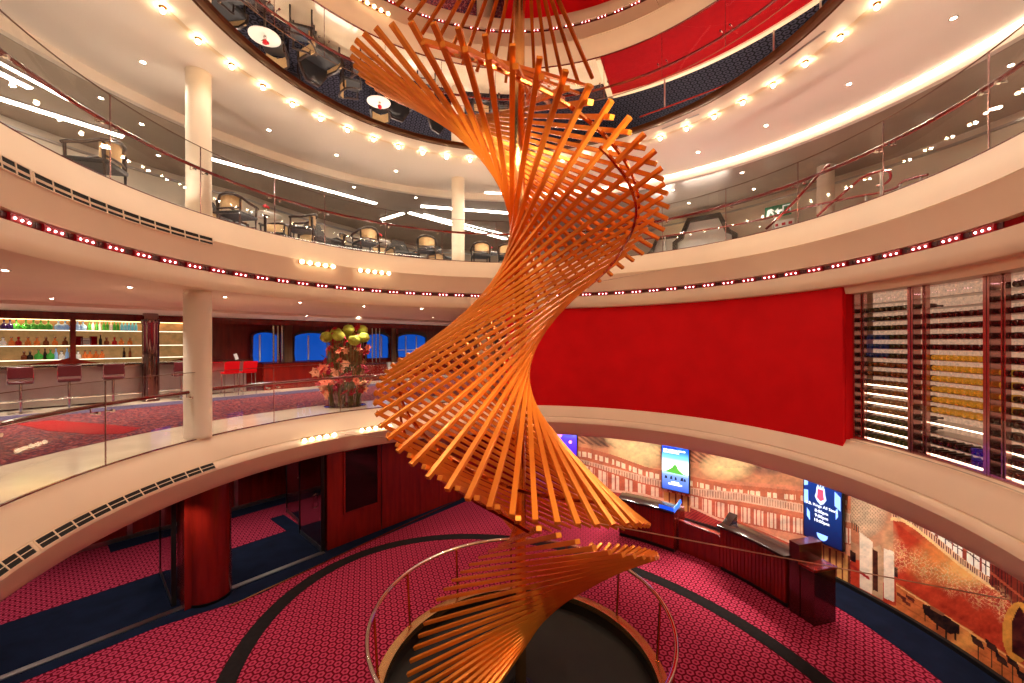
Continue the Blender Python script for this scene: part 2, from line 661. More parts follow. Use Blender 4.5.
struct(mb, 'trim_7', 'slateblue', 'slate blue carpet stripe in front of the bar', 'carpet border')
mb = MB()
q = [on_z(x, y, 0)[:2] for x, y in ((16, 424), (52, 420.5), (100, 424), (141, 428), (123, 434), (92, 434.5), (48, 431))]
mb.prism(q, 0.0, 0.007)
struct(mb, 'trim_8', 'redrug', 'bright red carpet stripe on the bar lounge floor', 'carpet border')
mb = MB()
mb.prism([SN(s, n)[:2] for s, n in ((-8, 5.5), (14, 5.5), (14, 6.5), (-8, 6.5))], 0.0, 0.008)
struct(mb, 'trim_9', 'marble', 'stone floor strip at the foot of the bar', 'floor')

# ---- upper slab
UPR = [(5.69, 3.965), (5.685, 3.94), (5.62, 3.80), (5.555, 3.62), (5.515, 3.495), (5.525, 3.49), (5.525, 3.478), (5.505, 3.474), (5.515, 3.42), (5.545, 3.2), (5.56, 3.055), (5.63, 3.05), (5.63, 2.945),
       (5.56, 2.94), (5.552, 2.80), (5.55, 2.66), (5.565, 2.635), (5.6, 2.62), (24, 2.62), (24, 3.92), (5.74, 3.92), (5.74, 3.965)]
mb = MB()
mb.sweep(UPR, 0, 360, 1.5)
struct(mb, 'ceiling_middle', 'cream', 'cream curved edge and ceiling below the upper deck', 'balcony edge')
mb = MB()
mb.sweep([(5.72, 3.92), (5.72, ZU), (6.95, ZU), (6.95, 3.92)], 0, 360, 2)
struct(mb, 'floor_upper', 'marble', 'cream stone walkway of the upper deck', 'floor')
mb = MB()
mb.sweep([(6.95, 3.92), (6.95, ZU + 0.002), (18, ZU + 0.002), (18, 3.92)], 0, 360, 2)
struct(mb, 'floor_lounge', 'deckcarpet', 'dark blue patterned carpet of the upper deck lounge', 'floor')
mb = MB()
mb.sweep([(5.76, ZU), (5.76, ZU + 0.012), (7.6, ZU + 0.012), (7.6, ZU)], 2, 66, 2)
struct(mb, 'floor_stairhead', 'redrug', 'bright red carpet beside the upper deck stairs', 'floor')
mb = MB()
mb.sweep([(7.6, ZU), (7.6, ZU + 0.06), (7.74, ZU + 0.06), (7.74, ZU)], 2, 67, 2)
mb.sweep([(5.76, ZU), (5.76, ZU + 0.06), (7.74, ZU + 0.06), (7.74, ZU)], 66, 67.2, 2)
struct(mb, 'trim_10', 'cream', 'cream kerb edging the red carpet on the upper deck', 'trim')

# ---- ring ceiling over the atrium, with the mirror
mb = MB()
mb.sweep([(4.72, ZC), (7.95, ZC), (7.95, 6.52), (8.04, 6.50), (8.06, 6.98), (4.72, 6.98)], 0, 360, 2)
struct(mb, 'ceiling', 'ceil', 'cream ring ceiling round the mirrored disc', 'ceiling')
mb = MB()
mb.sweep([(8.05, 6.50), (18, 6.50), (18, 6.7), (8.05, 6.7)], 0, 360, 3)
struct(mb, 'ceiling_outer', 'gloss', 'bronze glossy outer ceiling of the upper deck', 'ceiling')
mb = MB()
mb.sweep([(0.0, 6.745), (4.74, 6.745), (4.74, 6.80), (0.0, 6.80)], 0, 360, 3)
o = build(mb, 'ceiling_mirror', 'mirror')
tag(o, 'large round mirror set in the atrium ceiling', 'mirror', None, 'structure')
mb = MB()
mb.sweep([(4.62, 6.70), (4.66, 6.685), (4.74, 6.70), (4.74, 6.745), (4.62, 6.745)], 0, 360, 2)
mb.sweep([(4.76, 6.715), (4.78, 6.70), (4.80, 6.715), (4.80, 6.745), (4.76, 6.745)], 0, 360, 2)
struct(mb, 'trim_11', 'bronze', 'bronze ring trim round the ceiling mirror', 'trim')
mb = MB()
mb.sweep([(5.30, ZC - 0.006), (5.38, ZC - 0.006), (5.38, ZC), (5.30, ZC)], 0, 360, 2)
struct(mb, 'trim_12', 'cream', 'lamp track ring on the cream ceiling', 'trim')
mb = MB()
mb.sweep([(7.90, ZC - 0.015), (7.945, ZC - 0.035), (7.945, ZC - 0.004), (7.90, ZC - 0.004)], -40, 88, 2)
struct(mb, 'trim_13', 'strip', 'glowing cove light strip along the ceiling ring', 'cove light')

# slot vents in the ring ceiling
for k, (x0, y0, x1, y1, w_) in enumerate([(662, 129, 699, 114, 'beneath the mirror edge, nearer the sculpture'), (780, 64, 825, 31, 'beneath the mirror edge, toward the right rim')]):
    a, b = on_z(x0, y0, ZC), on_z(x1, y1, ZC)
    mb = MB()
    d = (b - a).normalized()
    mb.frame_box((a + b) / 2 - Vector((0, 0, 0.004)), d, (-d.y, d.x, 0), (0, 0, 1), (b - a).length / 2, 0.02, 0.004)
    tag(build(mb, 'slot_vent', 'steel'), 'thin slot vent in the cream ceiling ' + w_, 'vent')

# ---- walls
# upper deck back wall (its distance changes round the deck)
mb = MB()
prof = [(-60, 11), (10, 10.8), (40, 11.2), (60, 12), (75, 14.5), (90, 16), (108, 15.5), (122, 13), (140, 11.3), (200, 11), (300, 11)]
inn, outt = [], []
for i in range(0, 181):
    a = -60 + i * 2
    for j in range(len(prof) - 1):
        if prof[j][0] <= a <= prof[j + 1][0]:
            t = (a - prof[j][0]) / (prof[j + 1][0] - prof[j][0])
            R = prof[j][1] * (1 - t) + prof[j + 1][1] * t
    inn.append(pol(a, R))
    outt.append(pol(a, R + 0.2))
mb = strip_poly([p[:2] for p in outt], [p[:2] for p in inn], ZU, 6.7)
struct(mb, 'wall_upper', 'offwhite', 'cream back wall of the upper deck', 'wall')
# pale dado / cornice line
mb = strip_poly([p[:2] for p in inn], [(p[0] + (CX - p[0]) * 0.006, p[1] + (CY - p[1]) * 0.006) for p in inn], 6.28, 6.33)
struct(mb, 'trim_14', 'steel', 'thin metal cornice line on the upper deck wall', 'trim')

# middle deck closing walls
mb = MB()
mb.sweep([(7.4, 0), (7.4, 2.62), (7.6, 2.62), (7.6, 0)], -100, 80, 3)
struct(mb, 'wall_right', 'offwhite', 'cream wall behind the red panel and wine racks', 'wall')
mb = MB()
mb.sweep([(10.5, 0), (10.5, 2.62), (10.7, 2.62), (10.7, 0)], 215, 260, 3)
struct(mb, 'wall_rear', 'offwhite', 'cream wall behind the viewpoint on the middle deck', 'wall')

# lounge far wall of mahogany along n = 8.35
mb = MB()
a, b = SN(-9, 8.45), SN(24, 8.45)
d = (b - a).normalized()
w = Vector((-d.y, d.x, 0))
mb.frame_box((a + b) / 2 + w * 0.1 + Vector((0, 0, 1.31)), d, w, (0, 0, 1), (b - a).length / 2, 0.1, 1.31)
struct(mb, 'wall_left', 'wood', 'mahogany far wall of the bar lounge', 'wall')
# wood frieze hanging from the lounge ceiling
mb = MB()
a, b = SN(-9, 7.12), SN(24, 7.12)
mb.frame_box((a + b) / 2 + Vector((0, 0, 2.475)), d, w, (0, 0, 1), (b - a).length / 2, 0.05, 0.145)
struct(mb, 'trim_15', 'wood', 'mahogany frieze above the bar and windows', 'trim')
# stepped cream soffit
mb = MB()
a, b = SN(-9, 5.6), SN(24, 5.6)
mb.frame_box((a + b) / 2 + w * 0.1 + Vector((0, 0, 2.58)), d, w, (0, 0, 1), (b - a).length / 2, 1.35, 0.04)
struct(mb, 'ceiling_lounge', 'ceil', 'dropped cream ceiling panel before the bar', 'ceiling')

# lower walls
mb = MB()
pts = [SN(4.85, 0.02), SN(9.15, 0.02), Vector((0.3, 13.9, 0)), Vector((1.15, 13.35, 0))]
for a, b in zip(pts[:-1], pts[1:]):
    d_ = (b - a).normalized()
    w_ = Vector((-d_.y, d_.x, 0))
    mb.frame_box((a + b) / 2 + w_ * 0.1 + Vector((0, 0, (ZL - 0.95) / 2)), d_, w_, (0, 0, 1), (b - a).length / 2 + 0.02, 0.1, (-0.95 - ZL) / 2)
struct(mb, 'wall_lower', 'wood', 'glossy red mahogany wall of the lower foyer', 'wall')
mb = MB()
a, b = SN(-6, 4.5), SN(11, 4.5)
mb.frame_box((a + b) / 2 + Vector((0, 0, (ZL - 0.95) / 2)), d, w, (0, 0, 1), (b - a).length / 2, 0.08, (-0.95 - ZL) / 2)
struct(mb, 'wall_corridor', 'wood', 'mahogany wall at the back of the lower corridor', 'wall')
mb = MB()
mb.frame_box((a + b) / 2 - w * 0.1 + Vector((0, 0, ZL + 0.05)), d, w, (0, 0, 1), (b - a).length / 2, 0.015, 0.05)
for s_ in (1.9, 2.6, 4.2):
    c_ = SN(s_, 4.41, (ZL - 0.95) / 2)
    mb.frame_box(c_, d, w, (0, 0, 1), 0.05, 0.012, 1.1)
struct(mb, 'baseboard_left', 'steel', 'pale metal baseboard of the corridor wall', 'baseboard')
# lower ceiling is the slab; wall behind viewpoint
mb = MB()
mb.sweep([(7.5, ZL), (7.5, -0.95), (7.7, -0.95), (7.7, ZL)], 235, 300, 3)
struct(mb, 'wall_lower_rear', 'wood', 'mahogany wall behind the viewpoint on the lower floor', 'wall')

# ---- columns
mb = MB()
c0 = Vector((-5.62, 7.36, 0))
mb.lathe([(0.207, 0.0), (0.207, 0.03), (0.214, 0.03), (0.214, 0.05), (0.207, 0.06), (0.207, 2.54), (0.214, 2.55), (0.214, 2.58), (0.207, 2.6), (0.207, 2.62)], c0, 32)
struct(mb, 'column', M['offwhite'], 'round cream column at the marble edge, behind the middle railing', 'column')
mb = MB()
cu = on_z(198.5, 73, ZC)
cu.z = 0
mb.lathe([(0.198, ZU), (0.198, 6.70), (0.206, 6.70), (0.206, ZC)], cu, 32)
mb.lathe([(0.20, ZU + .02), (0.20, ZU + 0.3), (0.206, ZU + 0.3), (0.206, ZU + 0.02)], cu, 32)
struct(mb, 'column', M['offwhite'], 'round cream column standing on the upper deck at left', 'column')
mb = MB()
cf = on_z(458, 179, ZC)
mb.lathe([(0.2, ZU), (0.2, 6.70), (0.21, 6.70), (0.21, ZC)], (cf.x, cf.y, 0), 32)
struct(mb, 'column', M['offwhite'], 'slim cream column on the far upper deck beside the sculpture', 'column')
mb = MB()
mb.lathe([(0.2, ZU), (0.2, 6.50)], (on_cyl(826, 10).x, on_cyl(826, 10).y, 0), 24)
struct(mb, 'column', M['offwhite'], 'cream column near the upper deck stair rails', 'column')
mb = MB()
cm = on_cyl(486, 7.3)
mb.lathe([(0.27, 0), (0.27, 2.62)], (cm.x, cm.y, 0), 32)
struct(mb, 'column', M['offwhite'], 'cream column half hidden behind the sculpture on the middle deck', 'column')
# clad lower column
mb = MB()
wc = on_z(199, 603, ZL)
mb.lathe([(0.37, ZL + 0.04), (0.37, -0.95)], (wc.x + 0.02, wc.y + 0.22, 0), 40)
o = struct(mb, 'column', 'wood', 'rounded mahogany clad column on the lower floor', 'column')
mb = MB()
mb.lathe([(0.375, ZL), (0.375, ZL + 0.05)], (wc.x + 0.02, wc.y + 0.22, 0), 40)
build(mb, 'plinth', 'blackmetal', o)
mb = MB()
s_, n_ = sn((wc.x, wc.y + .22))
mb.frame_box(SN(s_ - 0.30, n_ + 0.08, (ZL - 0.95) / 2), DS + (0,), DN + (0,), (0, 0, 1), 0.10, 0.30, (-0.95 - ZL) / 2)
build(mb, 'side_panel', 'wood', o)

# ================================================================== PRINTED WALL (mural)
RM = 6.95


def paint_mural(PX, PY):
    """picture printed on the wall: a concert hall. PX, PY: arrays of sample places"""
    n = PX.shape
    img = np.zeros(n + (3,))
    rng = np.random.RandomState(3)

    def col(c):
        return np.array(lin(c))

    def put(mask, c, a=1.0):
        m_ = (mask * a)[..., None] if np.ndim(a) == 0 else (mask * a)[..., None]
        img[...] = img * (1 - m_) + col(c) * m_

    def curve(xs, ys):
        return np.interp(PX, xs, ys)

    def poly(pts):
        x, y = PX, PY
        ins = np.zeros(n, bool)
        j = len(pts) - 1
        for i in range(len(pts)):
            xi, yi = pts[i]
            xj, yj = pts[j]
            c = ((yi > y) != (yj > y)) & (x < (xj - xi) * (y - yi) / (yj - yi + 1e-9) + xi)
            ins ^= c
            j = i
        return ins

    def blob(cx, cy, rx, ry):
        return np.clip(1 - ((PX - cx) / rx) ** 2 - ((PY - cy) / ry) ** 2, 0, 1)

    def vnoise(sx, sy, seed):
        g = np.random.RandomState(seed).rand(80, 160)
        gx = (PX / sx) % 158
        gy = (PY / sy) % 78
        ix, iy = np.floor(gx).astype(int) % 159, np.floor(gy).astype(int) % 79
        fx, fy = gx - np.floor(gx), gy - np.floor(gy)
        fx, fy = fx * fx * (3 - 2 * fx), fy * fy * (3 - 2 * fy)
        return (g[iy, ix] * (1 - fx) + g[iy, ix + 1] * fx) * (1 - fy) + (g[iy + 1, ix] * (1 - fx) + g[iy + 1, ix + 1] * fx) * fy

    wob = np.sin(PX * 0.9 + PY * 0.4) * 0.5 + np.sin(PX * 0.37 - PY * 0.83) * 0.5
    img[...] = col((224, 150, 116))
    left = PX < 851
    # hall: ceiling with golden rosettes
    put(left & (PY < curve([560, 613, 690, 800, 850], [452, 459, 478, 486, 492])), (214, 150, 110))
    put(left & (PY < curve([560, 613, 690, 850], [440, 448, 462, 478])) & (np.floor((PX - PY * 1.4) / 3.2) % 2 == 0), (112, 66, 48), 0.75)
    put(blob(600, 440, 16, 9), (96, 72, 60), 0.8)
    for cx, cy, rx, ry in ((638, 452, 30, 20), (728, 466, 30, 15), (618, 438, 14, 9), (640, 450, 14, 14), (728, 464, 14, 10)):
        put(blob(cx, cy, rx, ry) ** 0.7, (255, 232, 168))
    put(blob(765, 470, 24, 6), (120, 88, 74), 0.8)
    # upper tier of bright openings
    yu = curve([560, 588, 613, 646, 690, 726, 760, 850], [451, 455, 462, 474, 483, 491, 494, 503])
    put(left & (abs(PY - yu) < 7), (206, 118, 84))
    put(left & (abs(PY - yu) < 2.6) & ((PX % 17.0) < 13.5) & ((PX % 5.6) < 3.9), (255, 232, 200))
    # tier front with balusters
    yb = curve([560, 575, 650, 690, 740, 800, 850], [458, 462, 482, 492, 497, 508, 518])
    put(left & (abs(PY - yb) < 4.5), (226, 186, 158))
    put(left & (abs(PY - yb) < 3.2) & ((PX % 2.6) < 1.0), (176, 120, 96))
    put(left & (abs(PY - yb - 7) < 2.2), (202, 116, 84))
    put(left & (abs(PY - yb - 10) < 1.0), (236, 170, 130))
    # lower tier windows
    yl = curve([575, 595, 643, 690, 720, 790, 850], [470, 476, 492, 503, 510, 524, 536])
    put(left & (abs(PY - yl) < 9), (196, 100, 72))
    put(left & (abs(PY - yl) < 7.5) & ((PX % 13.0) < 9.5) & ((PX % 4.4) < 3.2), (244, 212, 186))
    # red stalls and parquet
    ys = curve([560, 640, 690, 720, 800, 850], [484, 494, 506, 520, 545, 560])
    put(left & (PY > ys), (176, 62, 58))
    put(left & (PY > ys) & (((PX * 0.9 + PY * 1.3) % 4.0) < 1.4), (120, 34, 38), 0.8)
    put(left & (abs(PY - ys) < 1.2), (236, 190, 160))
    yp = curve([560, 640, 690, 850], [491, 505, 530, 600])
    put(left & (PY > yp), (222, 178, 146))
    for a, b in ((664, 690), (812, 850)):
        sel = left & (PX > a) & (PX < b) & (PY > curve([664, 690, 812, 850], [491, 497, 541, 556])) & (PY < curve([664, 690, 812, 850], [508, 512, 570, 596]))
        put(sel, (120, 52, 30))
        put(sel & (((PX - a) % 6.3) < 4.4), (218, 160, 92))
    put(left & (PX > 800) & (PY > curve([800, 850], [552, 590])), (206, 128, 82))
    # stage end
    right = ~left
    base = np.clip((PY - 470) / 210, 0, 1)
    put(right, (198, 84, 50))
    put(right & (PY > curve([851, 893, 925, 990, 1040], [480, 520, 545, 590, 620])), (196, 62, 36))
    put(right * blob(960, 562, 60, 30) ** 0.9, (250, 170, 88), 0.8)
    put(right * blob(972, 572, 34, 16) ** 0.8, (255, 206, 120), 0.6)
    put(right & (PX < 893) & (PY < 560), (196, 140, 106))
    bl = right * blob(866, 512, 22, 26) ** 0.5
    put(bl, (214, 186, 154))
    put(bl * (np.sin(PX * 1.9) * np.sin(PY * 1.7) > 0.25), (138, 104, 82), 0.8)
    put(right * blob(890, 545, 10, 26) ** 0.9, (222, 172, 128), 0.6)
    put(poly([(851, 522), (859, 528), (859, 545), (851, 541)]), (196, 120, 86))
    put(poly([(851, 520), (860, 527), (860, 534), (851, 528)]) & ((PX % 2.2) < 1.0), (90, 50, 36))
    # white pillars and doorway
    put(poly([(860, 532), (873, 542), (872, 594), (860, 588)]), (244, 222, 198))
    put(poly([(872, 548), (880, 545), (884, 556), (883, 600), (872, 594)]), (206, 166, 130))
    put(poly([(873, 549), (878, 552), (878, 592), (873, 590)]), (70, 30, 22))
    put(poly([(884, 548), (894, 552), (894, 602), (884, 598)]), (248, 228, 206))
    put(poly([(850, 550), (856, 553), (856, 563), (850, 560)]), (52, 26, 22))
    put(poly([(894, 566), (898, 568), (898, 578), (894, 576)]), (52, 26, 22))
    put(poly([(850, 563), (870, 578), (869, 580), (850, 566)]), (176, 44, 36))
    put(poly([(851, 585), (870, 594), (869, 598), (851, 590)]), (58, 30, 24))
    # balcony sweeping down to the right, bright sash windows above it
    yr = curve([893, 902, 915, 930, 960, 992], [514, 515, 523, 535, 560, 583])
    zone = right & (PX > 891) & (PX < 994)
    put(zone & (PY < yr - 2), (150, 58, 38))
    for pts in ([(917, 513), (924, 517), (924, 532), (917, 528)], [(926, 518), (935, 523), (935, 540), (926, 534)], [(938, 524), (952, 533), (952, 554), (938, 543)], [(953, 534), (962, 540), (962, 561), (953, 555)],
                [(967, 540), (980, 551), (980, 573), (967, 563)], [(982, 552), (990, 558), (990, 577), (982, 574)]):
        ins = poly(pts)
        put(ins, (255, 246, 232))
        xm = (pts[0][0] + pts[1][0]) / 2
        ym = np.interp(PX, [pts[0][0], pts[1][0]], [(pts[0][1] + pts[3][1]) / 2, (pts[1][1] + pts[2][1]) / 2])
        put(ins & ((abs(PX - xm) < 0.5) | (abs(PY - ym) < 0.6)), (70, 50, 44))
    put(zone & (abs(PY - yr) < 3.6), (238, 196, 156))
    put(zone & (abs(PY - yr) < 2.8) & ((PX % 2.4) < 1.1), (112, 44, 30))
    put(zone & (abs(PY - yr - 5) < 1.6), (255, 214, 150))
    # carved dark timber gallery at the far end
    g = right & (PX > 990) & (PY < curve([990, 1040], [585, 628]))
    put(g, (120, 40, 28))
    put(g & ((PX % 3.1) < 1.1), (70, 22, 18))
    put(g & (abs(PY - curve([990, 1040], [572, 612])) < 1.4), (176, 84, 56))
    # pale scroll ornaments on the red wall
    yo = curve([893, 915, 940, 965, 990, 1012, 1040], [552, 562, 574, 586, 598, 612, 628])
    hw = 17 + 4 * np.sin(PX * 0.24)
    inside = np.clip(1.6 - 1.6 * abs(PY - yo) / hw, 0, 1) * right * (PX > 893) * (PX < 1020)
    sw = np.sin(PX * 0.85 + 2.4 * np.sin(PY * 0.38)) * np.sin(PY * 0.8 + 2.2 * np.sin(PX * 0.31))
    put(np.clip(1.2 - abs(sw - 0.15) * 5.0, 0, 1) * inside, (250, 216, 172), 0.85)
    put(np.clip((sw - 0.45) * 4, 0, 1) * inside, (222, 186, 120), 0.8)
    put(np.clip((-sw - 0.75) * 4, 0, 1) * inside, (170, 150, 110), 0.6)
    # parquet stage
    yf = curve([893, 1010, 1060], [580, 656, 690])
    fl = right & (PX > 896) & (PY > yf)
    put(fl, (214, 118, 62))
    put(fl & (abs(PY - yf - 2) < 1.0), (255, 196, 130))
    put(fl & (((PY - PX * 0.62) % 9.0) < 1.3), (188, 92, 50), 0.8)
    put(right & (PX < 897) & (PY > curve([851, 897], [596, 606])), (214, 128, 74))
    put(fl * blob(965, 640, 26, 14), (250, 178, 92), 0.8)
    put(fl * blob(945, 634, 20, 12), (134, 48, 30), 0.7)
    # grand piano, benches, stands
    put(poly([(922, 604), (930, 606), (946, 616), (960, 626), (959, 634), (950, 634), (936, 624), (924, 613)]), (44, 22, 20))
    put(poly([(930, 605), (946, 614), (943, 616), (930, 609)]), (150, 96, 66))
    for x, y0, y1 in ((925, 610, 621), (946, 630, 643), (937, 622, 630), (955, 632, 640)):
        put((abs(PX - x) < 0.9) & (PY > y0) & (PY < y1), (34, 18, 16))
    for x, y in ((897, 592), (902, 598), (906, 594)):
        put(poly([(x, y), (x + 9, y + 6), (x + 8, y + 9), (x, y + 3)]), (112, 44, 34))
    for x, y in ((971, 634), (985, 638), (995, 652), (1006, 654), (1016, 668)):
        put(poly([(x, y), (x + 11, y + 8), (x + 14, y + 17), (x + 2, y + 9)]), (60, 34, 30))
        put((abs(PX - x - 7) < 0.6) & (PY > y + 10) & (PY < y + 30), (50, 28, 24))
    # ochre niche with a dark door
    put(right * (blob(1019, 632, 17, 30) > 0) , (226, 160, 70))
    put(poly([(1012, 622), (1016, 612), (1020, 606), (1024, 614), (1027, 626), (1027, 662), (1012, 652)]), (74, 26, 22))
    nz = 0.5 * vnoise(9, 6, 1) + 0.3 * vnoise(3.1, 2.3, 2) + 0.2 * vnoise(1.3, 1.1, 4)
    k = (nz - 0.5)[..., None]
    img[...] = img * (1 + 0.55 * k) + np.array((0.16, 0.05, 0.02)) * np.clip(k, -1, 1)
    return np.clip(img, 0, 1)


def project(p):
    u, v = p[..., 0] / p[..., 1], (p[..., 2] - EYE) / p[..., 1]
    c, s = math.cos(ROLL), math.sin(ROLL)
    a, b = u * F, -v * F
    return 512 + a * c + b * s, 341.5 - a * s + b * c


def make_mural():
    NA, NZ = 860, 150
    a0, a1, z0, z1 = -25.0, 77.5, ZL + 0.07, -0.955
    az = np.radians(np.linspace(a0, a1, NA + 1))
    zz = np.linspace(z0, z1, NZ + 1)
    A, Z = np.meshgrid(az, zz, indexing='ij')
    V = np.stack([CX + RM * np.cos(A), CY + RM * np.sin(A), Z], -1)
    idx = np.arange((NA + 1) * (NZ + 1)).reshape(NA + 1, NZ + 1)
    Fq = np.stack([idx[:-1, :-1], idx[:-1, 1:], idx[1:, 1:], idx[1:, :-1]], -1).reshape(-1, 4)
    ac = (az[:-1] + az[1:]) / 2
    zc = (zz[:-1] + zz[1:]) / 2
    AC, ZC_ = np.meshgrid(ac, zc, indexing='ij')
    P = np.stack([CX + RM * np.cos(AC), CY + RM * np.sin(AC), ZC_], -1)
    px, py = project(P)
    img = paint_mural(px, py).reshape(-1, 3)
    me = bpy.data.meshes.new('printed_wall')
    me.from_pydata(V.reshape(-1, 3).tolist(), [], Fq.tolist())
    ca = me.color_attributes.new('print', 'FLOAT_COLOR', 'CORNER')
    cols = np.ones((len(Fq) * 4, 4), np.float32)
    cols[:, :3] = np.repeat(img, 4, axis=0)
    ca.data.foreach_set('color', cols.ravel())
    me.shade_smooth()
    m = bpy.data.materials.new('wall_print')
    m.use_nodes = True
    nt = NT(m)
    at = nt.n('ShaderNodeVertexColor', layer_name='print')
    nt.link(at.outputs[0], nt.b.inputs['Base Color'])
    nt.b.inputs['Roughness'].default_value = 0.45
    me.materials.append(m)
    o = link_mesh('printed_wall', me)
    tag(o, 'curved wall print of a concert hall behind the reception desks', 'mural', None, 'structure')


make_mural()
mb = MB()
mb.sweep([(6.96, ZL), (6.96, -0.952), (7.1, -0.952), (7.1, ZL)], -60, 82, 2)
struct(mb, 'wall_front', 'wood', 'curved backing wall of the concert hall print', 'wall')

# ================================================================== SLAT SCULPTURE
U_T = [(52, 6.66), (70, 6.6), (91, 6.48), (120, 6.2), (160, 5.85), (201, 5.45), (228, 5.12), (241, 4.96), (262, 4.65), (276, 4.44), (290, 4.25), (304, 4.06), (317, 3.88), (330, 3.68),
       (345, 3.52), (360, 3.37), (375, 3.2), (390, 3.0), (450, 2.28), (490, 1.78), (517, 1.49), (540, 1.21), (559, 0.97), (572, 0.72), (595, 0.43), (609, 0.23), (622, 0.06), (635, -0.18), (643, -0.29), (655, -0.5), (671, -0.72), (689, -0.98), (720, -1.4), (745, -1.72), (780, -2.1)]
L_T = [(52, 4.98), (70, 4.70), (91, 4.36), (102, 4.22), (115, 4.04), (159, 3.45), (175, 3.27), (189, 3.16), (205, 3.02), (216, 2.88), (230, 2.72), (290, 2.0), (352, 1.23), (375, 0.95), (393, 0.68),
       (418, 0.31), (430, 0.15), (450, -0.05), (462, -0.13), (487, -0.31), (510, -0.62), (540, -1.05), (563, -1.42), (600, -1.8), (644, -2.33), (656, -2.49), (668, -2.64), (674, -2.71), (686, -2.88), (697, -3.07), (709, -3.2), (721, -3.34), (745, -3.40), (780, -3.41)]
RU_T = [(52, 2.42), (160, 2.38), (201, 2.33), (241, 2.2), (276, 2.11), (317, 2.08), (330, 2.05), (345, 1.96), (360, 1.89), (392, 1.87), (450, 1.96), (500, 2.06), (540, 2.06), (620, 2.03), (655, 1.97), (689, 1.95), (745, 1.88), (780, 1.8)]
RL_T = [(52, 2.05), (189, 2.08), (230, 2.08), (352, 2.06), (450, 2.06), (487, 1.98), (510, 1.83), (540, 1.82), (600, 1.88), (644, 1.97), (656, 1.93), (668, 1.88), (686, 1.8), (703, 1.74), (721, 1.69), (780, 1.6)]


def itp(T, t):
    return float(np.interp(t, [p[0] for p in T], [p[1] for p in T]))


scul = thing('slat_sculpture', 'tall twisting sculpture of copper orange slats round a polished pole', 'sculpture', (CX, CY, ZL))
ts = []
t = 56.0
while t < 772:
    ts.append(t)
    t += 7.15 if t < 352 else (6.8 if t < 420 else (6.35 if t < 600 else 5.9))
TW = 3.3            # the slats pass beside the pole, not through it


def slat_box(mb, t):
    a = pol(t - TW, itp(RU_T, t - TW), itp(U_T, t - TW))
    b = pol(t + 180 + TW, itp(RL_T, t + TW), itp(L_T, t + TW))
    d = (a - b).normalized()
    side = d.cross(Vector((0, 0, 1))).normalized()
    upv = side.cross(d)
    mb.frame_box((a + b) / 2, d, side, upv, (a - b).length / 2, 0.030, 0.0255)


extra = MB()
for i, t in enumerate(ts):
    if i < len(ts) - 100:
        slat_box(extra, t)
        continue
    mb = MB()
    slat_box(mb, t)
    o = build(mb, 'slat', 'slat', scul, smooth=False)
    bv = o.modifiers.new('edge', 'BEVEL')
    bv.width = 0.004
    bv.segments = 1
if extra.v:
    o = build(extra, 'topmost_slats', 'slat', scul, smooth=False)
    o['kind'] = 'stuff'
mb = MB()
mb.cyl((CX, CY, -3.44), (CX, CY, 6.742), 0.082, seg=28)
build(mb, 'pole', mat('polished_gold_pole', (236, 186, 128), 0.12, metal=1.0, vary=0.03), scul)
mb = MB()
mb.lathe([(0.20, -3.45), (0.20, -3.42), (0.12, -3.39), (0.085, -3.33)], (CX, CY, 0), 28)
build(mb, 'pole_foot', M['blackmetal'], scul)
for nm, tt0, tt1, which in (('upper_rail', 300, 632, 0), ('lower_rail', 60, 500, 1)):
    path = []
    t = tt0
    while t <= tt1:
        a = pol(t, itp(RU_T, t), itp(U_T, t))
        b = pol(t + 180, itp(RL_T, t), itp(L_T, t))
        c = (a + b) / 2
        e = a if which == 0 else b
        f_ = 0.83
        p = c + (e - c) * f_
        path.append(p - Vector((0, 0, 0.05)))
        t += 4
    mb = MB()
    mb.tube(path, 0.016, square=True)
    build(mb, nm, M['copper'], scul, smooth=False)

# guy wires from the sculpture to the balcony edges
for k, (p, q_, lab) in enumerate([
        (pol(300, 1.7, -0.35), on_cyl(1010, 5.42, 600), 'thin steel wire running from the sculpture toward the reception side'),
        (pol(48, 1.9, 2.75), on_cyl(661, 5.52, 270), 'thin steel wire tied to the upper balcony edge right of the sculpture'),
        (pol(200, 1.7, 0.4), on_cyl(345, 5.45, 434.5), 'thin steel wire tied to the middle balcony edge beside the globe lights')]):
    mb = MB()
    mb.cyl(p, q_, 0.006, seg=6)
    tag(build(mb, 'guy_wire', 'wire'), lab, 'wire')

# pit with brass rim and guard rail
mb = MB()
mb.sweep([(0.0, -3.50), (0.0, -3.45), (2.0, -3.45), (2.0, ZL), (2.04, ZL), (2.04, -3.50)], 0, 360, 4)
struct(mb, 'floor_disc', mat('dark_brown_floor', (32, 26, 18), 0.8, vary=0.3, scale=2), 'round black recessed floor under the sculpture', 'floor')
mb = MB()
mb.sweep([(1.98, ZL - 0.05), (1.98, ZL + 0.05), (2.03, ZL + 0.06), (2.12, ZL + 0.06), (2.13, ZL - 0.01)], 0, 360, 3)
struct(mb, 'trim_16', 'brass', 'brass rim ring round the black disc', 'trim')
gr = thing('guard_rail', 'round polished guard rail circling the foot of the sculpture', 'railing', (CX, CY, ZL + 0.06))
mb = MB()
mb.tube([pol(a, 2.15, -2.264) for a in range(0, 360, 4)], 0.03, 12, closed=True)
build(mb, 'top_rail', M['chrome'], gr)
for k in range(12):
    p = pol(4 + 30 * k, 2.08, ZL + 0.06)
    q_ = pol(4 + 30 * k, 2.13, -2.28)
    mb = MB()
    mb.cyl(p, q_, 0.02, seg=12)
    mb.lathe([(0.035, 0), (0.035, 0.012), (0.016, 0.02)], p, 12)
    build(mb, 'post', M['copper'], gr)

